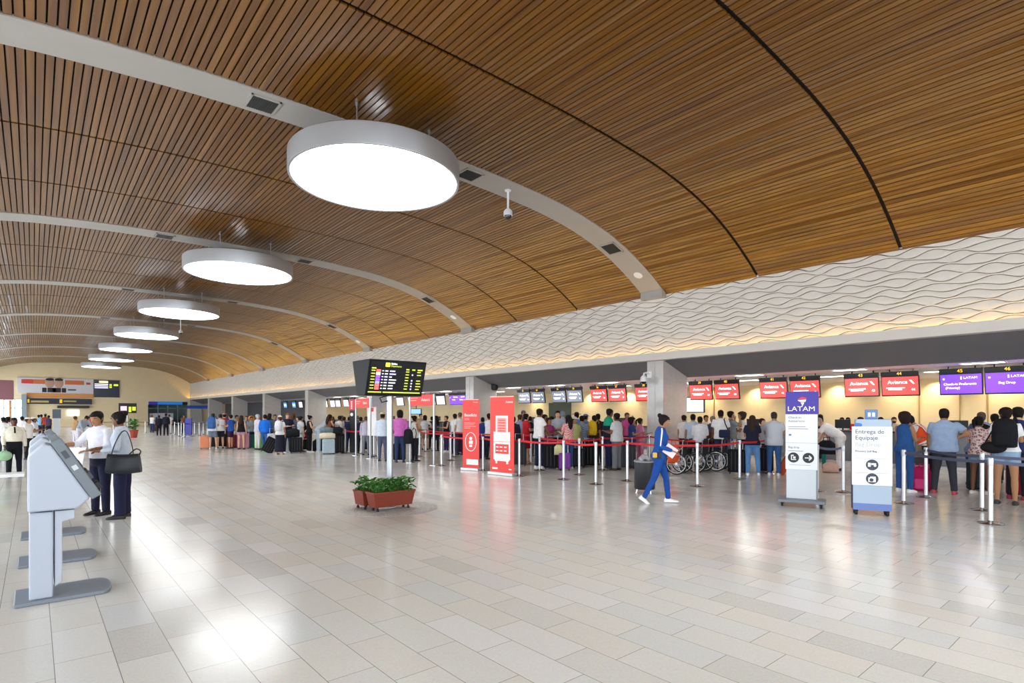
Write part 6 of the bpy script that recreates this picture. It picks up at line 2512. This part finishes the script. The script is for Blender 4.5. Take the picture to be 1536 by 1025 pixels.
    if 'brown bag' in a['label']:
        w = on_person(ps, (-.12, -.14, 1.0))
        t = thing('shoulder_bag', 'brown shoulder bag on the slate blue top', 'bag', w, ps[0].rotation_euler.z, 'bags on and beside the travellers')
        b = MB()
        b.box(-.17, .17, -.09, .02, -.14, .14)
        b.build('body', fabric('#6a4430'), t, bevel=.04)
        b = MB()
        b.tube([(-.12, -.02, .13), (-.05, -.03, .30), (-.02, .02, .44)], .012, 6)
        b.build('strap', fabric('#553626'), t)
person(1260, 631, 706, 'person in white shirt and white trousers bending over a black bag', -75, False, 'l', 'n', '#9a8a7c', '#f1efee', 'short', 'trousers', '#ece9e6', '#1d1d20', ('low', 'low'), 'stand', 52, (0, 5), .88, q3, H=1.80)
soft_bag(1240, 707, .44, .40, .3, '#15171c', 'black bag under the hands of the bending person in white', z=.48)
# orange waistcoat
O = person(1393, 634, 731, 'person in an orange waistcoat with a white stripe leaning over the pink backpack', -80, False, 'm', 's', '#1d1614', '#eceaea', 'short', 'trousers', '#16171c', '#1a1a1c', ('low', 'low'), 'stand', 30, (0, -8), .9, q3, H=1.72)
b = MB()
n = 20
for z0, z1, mm in ((.98, 1.40, 0),):
    rows = []
    for z, rx, ry, yo in ((.96, .185, .15, 0), (1.06, .185, .145, 0), (1.2, .198, .15, .008), (1.33, .195, .14, 0), (1.42, .14, .11, -.005)):
        rows.append([O[2](O[3]((rx * cos(2 * pi * k / n), yo + ry * sin(2 * pi * k / n), z))) for k in range(n)])
    b.loft(rows)
b.build('waistcoat', fabric('#f0582e'), O[0], smooth=60)
b = MB()
for z in (1.02,):
    b.loft([[O[2](O[3](((.192) * cos(2 * pi * k / n), .155 * sin(2 * pi * k / n), z + dz_))) for k in range(n)] for dz_ in (-.022, .022)])
for sx in (-.11, .11):
    b.loft([[O[2](O[3](p)) for p in ((sx - .022, -.158 + dy, z), (sx + .022, -.158 + dy, z), (sx + .022, -.14 + dy, z), (sx - .022, -.14 + dy, z))] for z, dy in ((1.0, .0), (1.2, -.0), (1.33, .012), (1.44, .06))])
b.build('reflective_stripe', mat('#f4f1ee', .5), O[0])
# woman with the black backpack, far right
C = person(1509, 611.5, 757, 'person in a white T-shirt and denim shorts wearing a black backpack at the far right', 5, True, 'm', 's', '#1d1311', '#eeeeee', 'short', 'mini', '#8fabc8', '#1b1a1c', ('fwd', 'fwd'), 'stand', 0, (40, -5), .9, q3, wide=1.06)
pack(C, '#15161a', 'black backpack on the white T-shirt at the far right', 1.05)
w = on_person(C, (-.15, -.16, 1.0))
t = thing('shoulder_bag', 'small black shoulder bag at the waist of the white T-shirt with denim shorts', 'bag', w, C[0].rotation_euler.z, 'bags on and beside the travellers')
b = MB()
b.ell((0, -.03, 0), (.19, .09, .11), 14, 9)
b.build('body', fabric('#17181b'), t, smooth=True)
b = MB()
b.tube([(-.12, .0, .08), (-.02, -.02, .3), (.06, .06, .43), (.08, .14, .46)], .012, 6, flat=.5)
b.build('strap', fabric('#17181b'), t)
finish_people()
finish_text()

# ================================================================ CAMERA, LIGHT, WORLD
cam = bpy.data.cameras.new('camera')
cam.sensor_width = 36
cam.lens = F / 1536 * 36
cam.shift_y = (HY - 512.5) / 1536
cam.clip_end = 400
co = bpy.data.objects.new('camera', cam)
COL.objects.link(co)
co.location = (0, 0, h)
co.rotation_euler = (pi / 2, 0, -TH)
scene.camera = co

wd = bpy.data.worlds.new('daylight')
scene.world = wd
wd.use_nodes = True
wd.node_tree.nodes['Background'].inputs[0].default_value = (.86, .93, 1, 1)
wd.node_tree.nodes['Background'].inputs[1].default_value = 3.6
# daylight portals in the openings of the left wall
y = Y0
while y < Y1 - 5:
    l = bpy.data.lights.new('daylight_portal', 'AREA')
    l.shape = 'RECTANGLE'
    l.size, l.size_y = 4.35, 5.1
    l.cycles.is_portal = True
    lo = bpy.data.objects.new('daylight_portal', l)
    COL.objects.link(lo)
    lo.location = (XL - .32, y + .45 + 2.55, 2.42)
    lo.rotation_euler = (0, -pi / 2, 0)
    y += 5.56
scene.view_settings.view_transform = 'Standard'
scene.view_settings.look = 'None'
scene.view_settings.exposure = 0.62
scene.view_settings.gamma = 1
scene.view_settings.use_curve_mapping = False
scene.cycles.use_denoising = True
scene.cycles.max_bounces = 8
scene.cycles.diffuse_bounces = 5
scene.cycles.glossy_bounces = 4
scene.cycles.transmission_bounces = 4
scene.cycles.caustics_reflective = False
scene.cycles.caustics_refractive = False
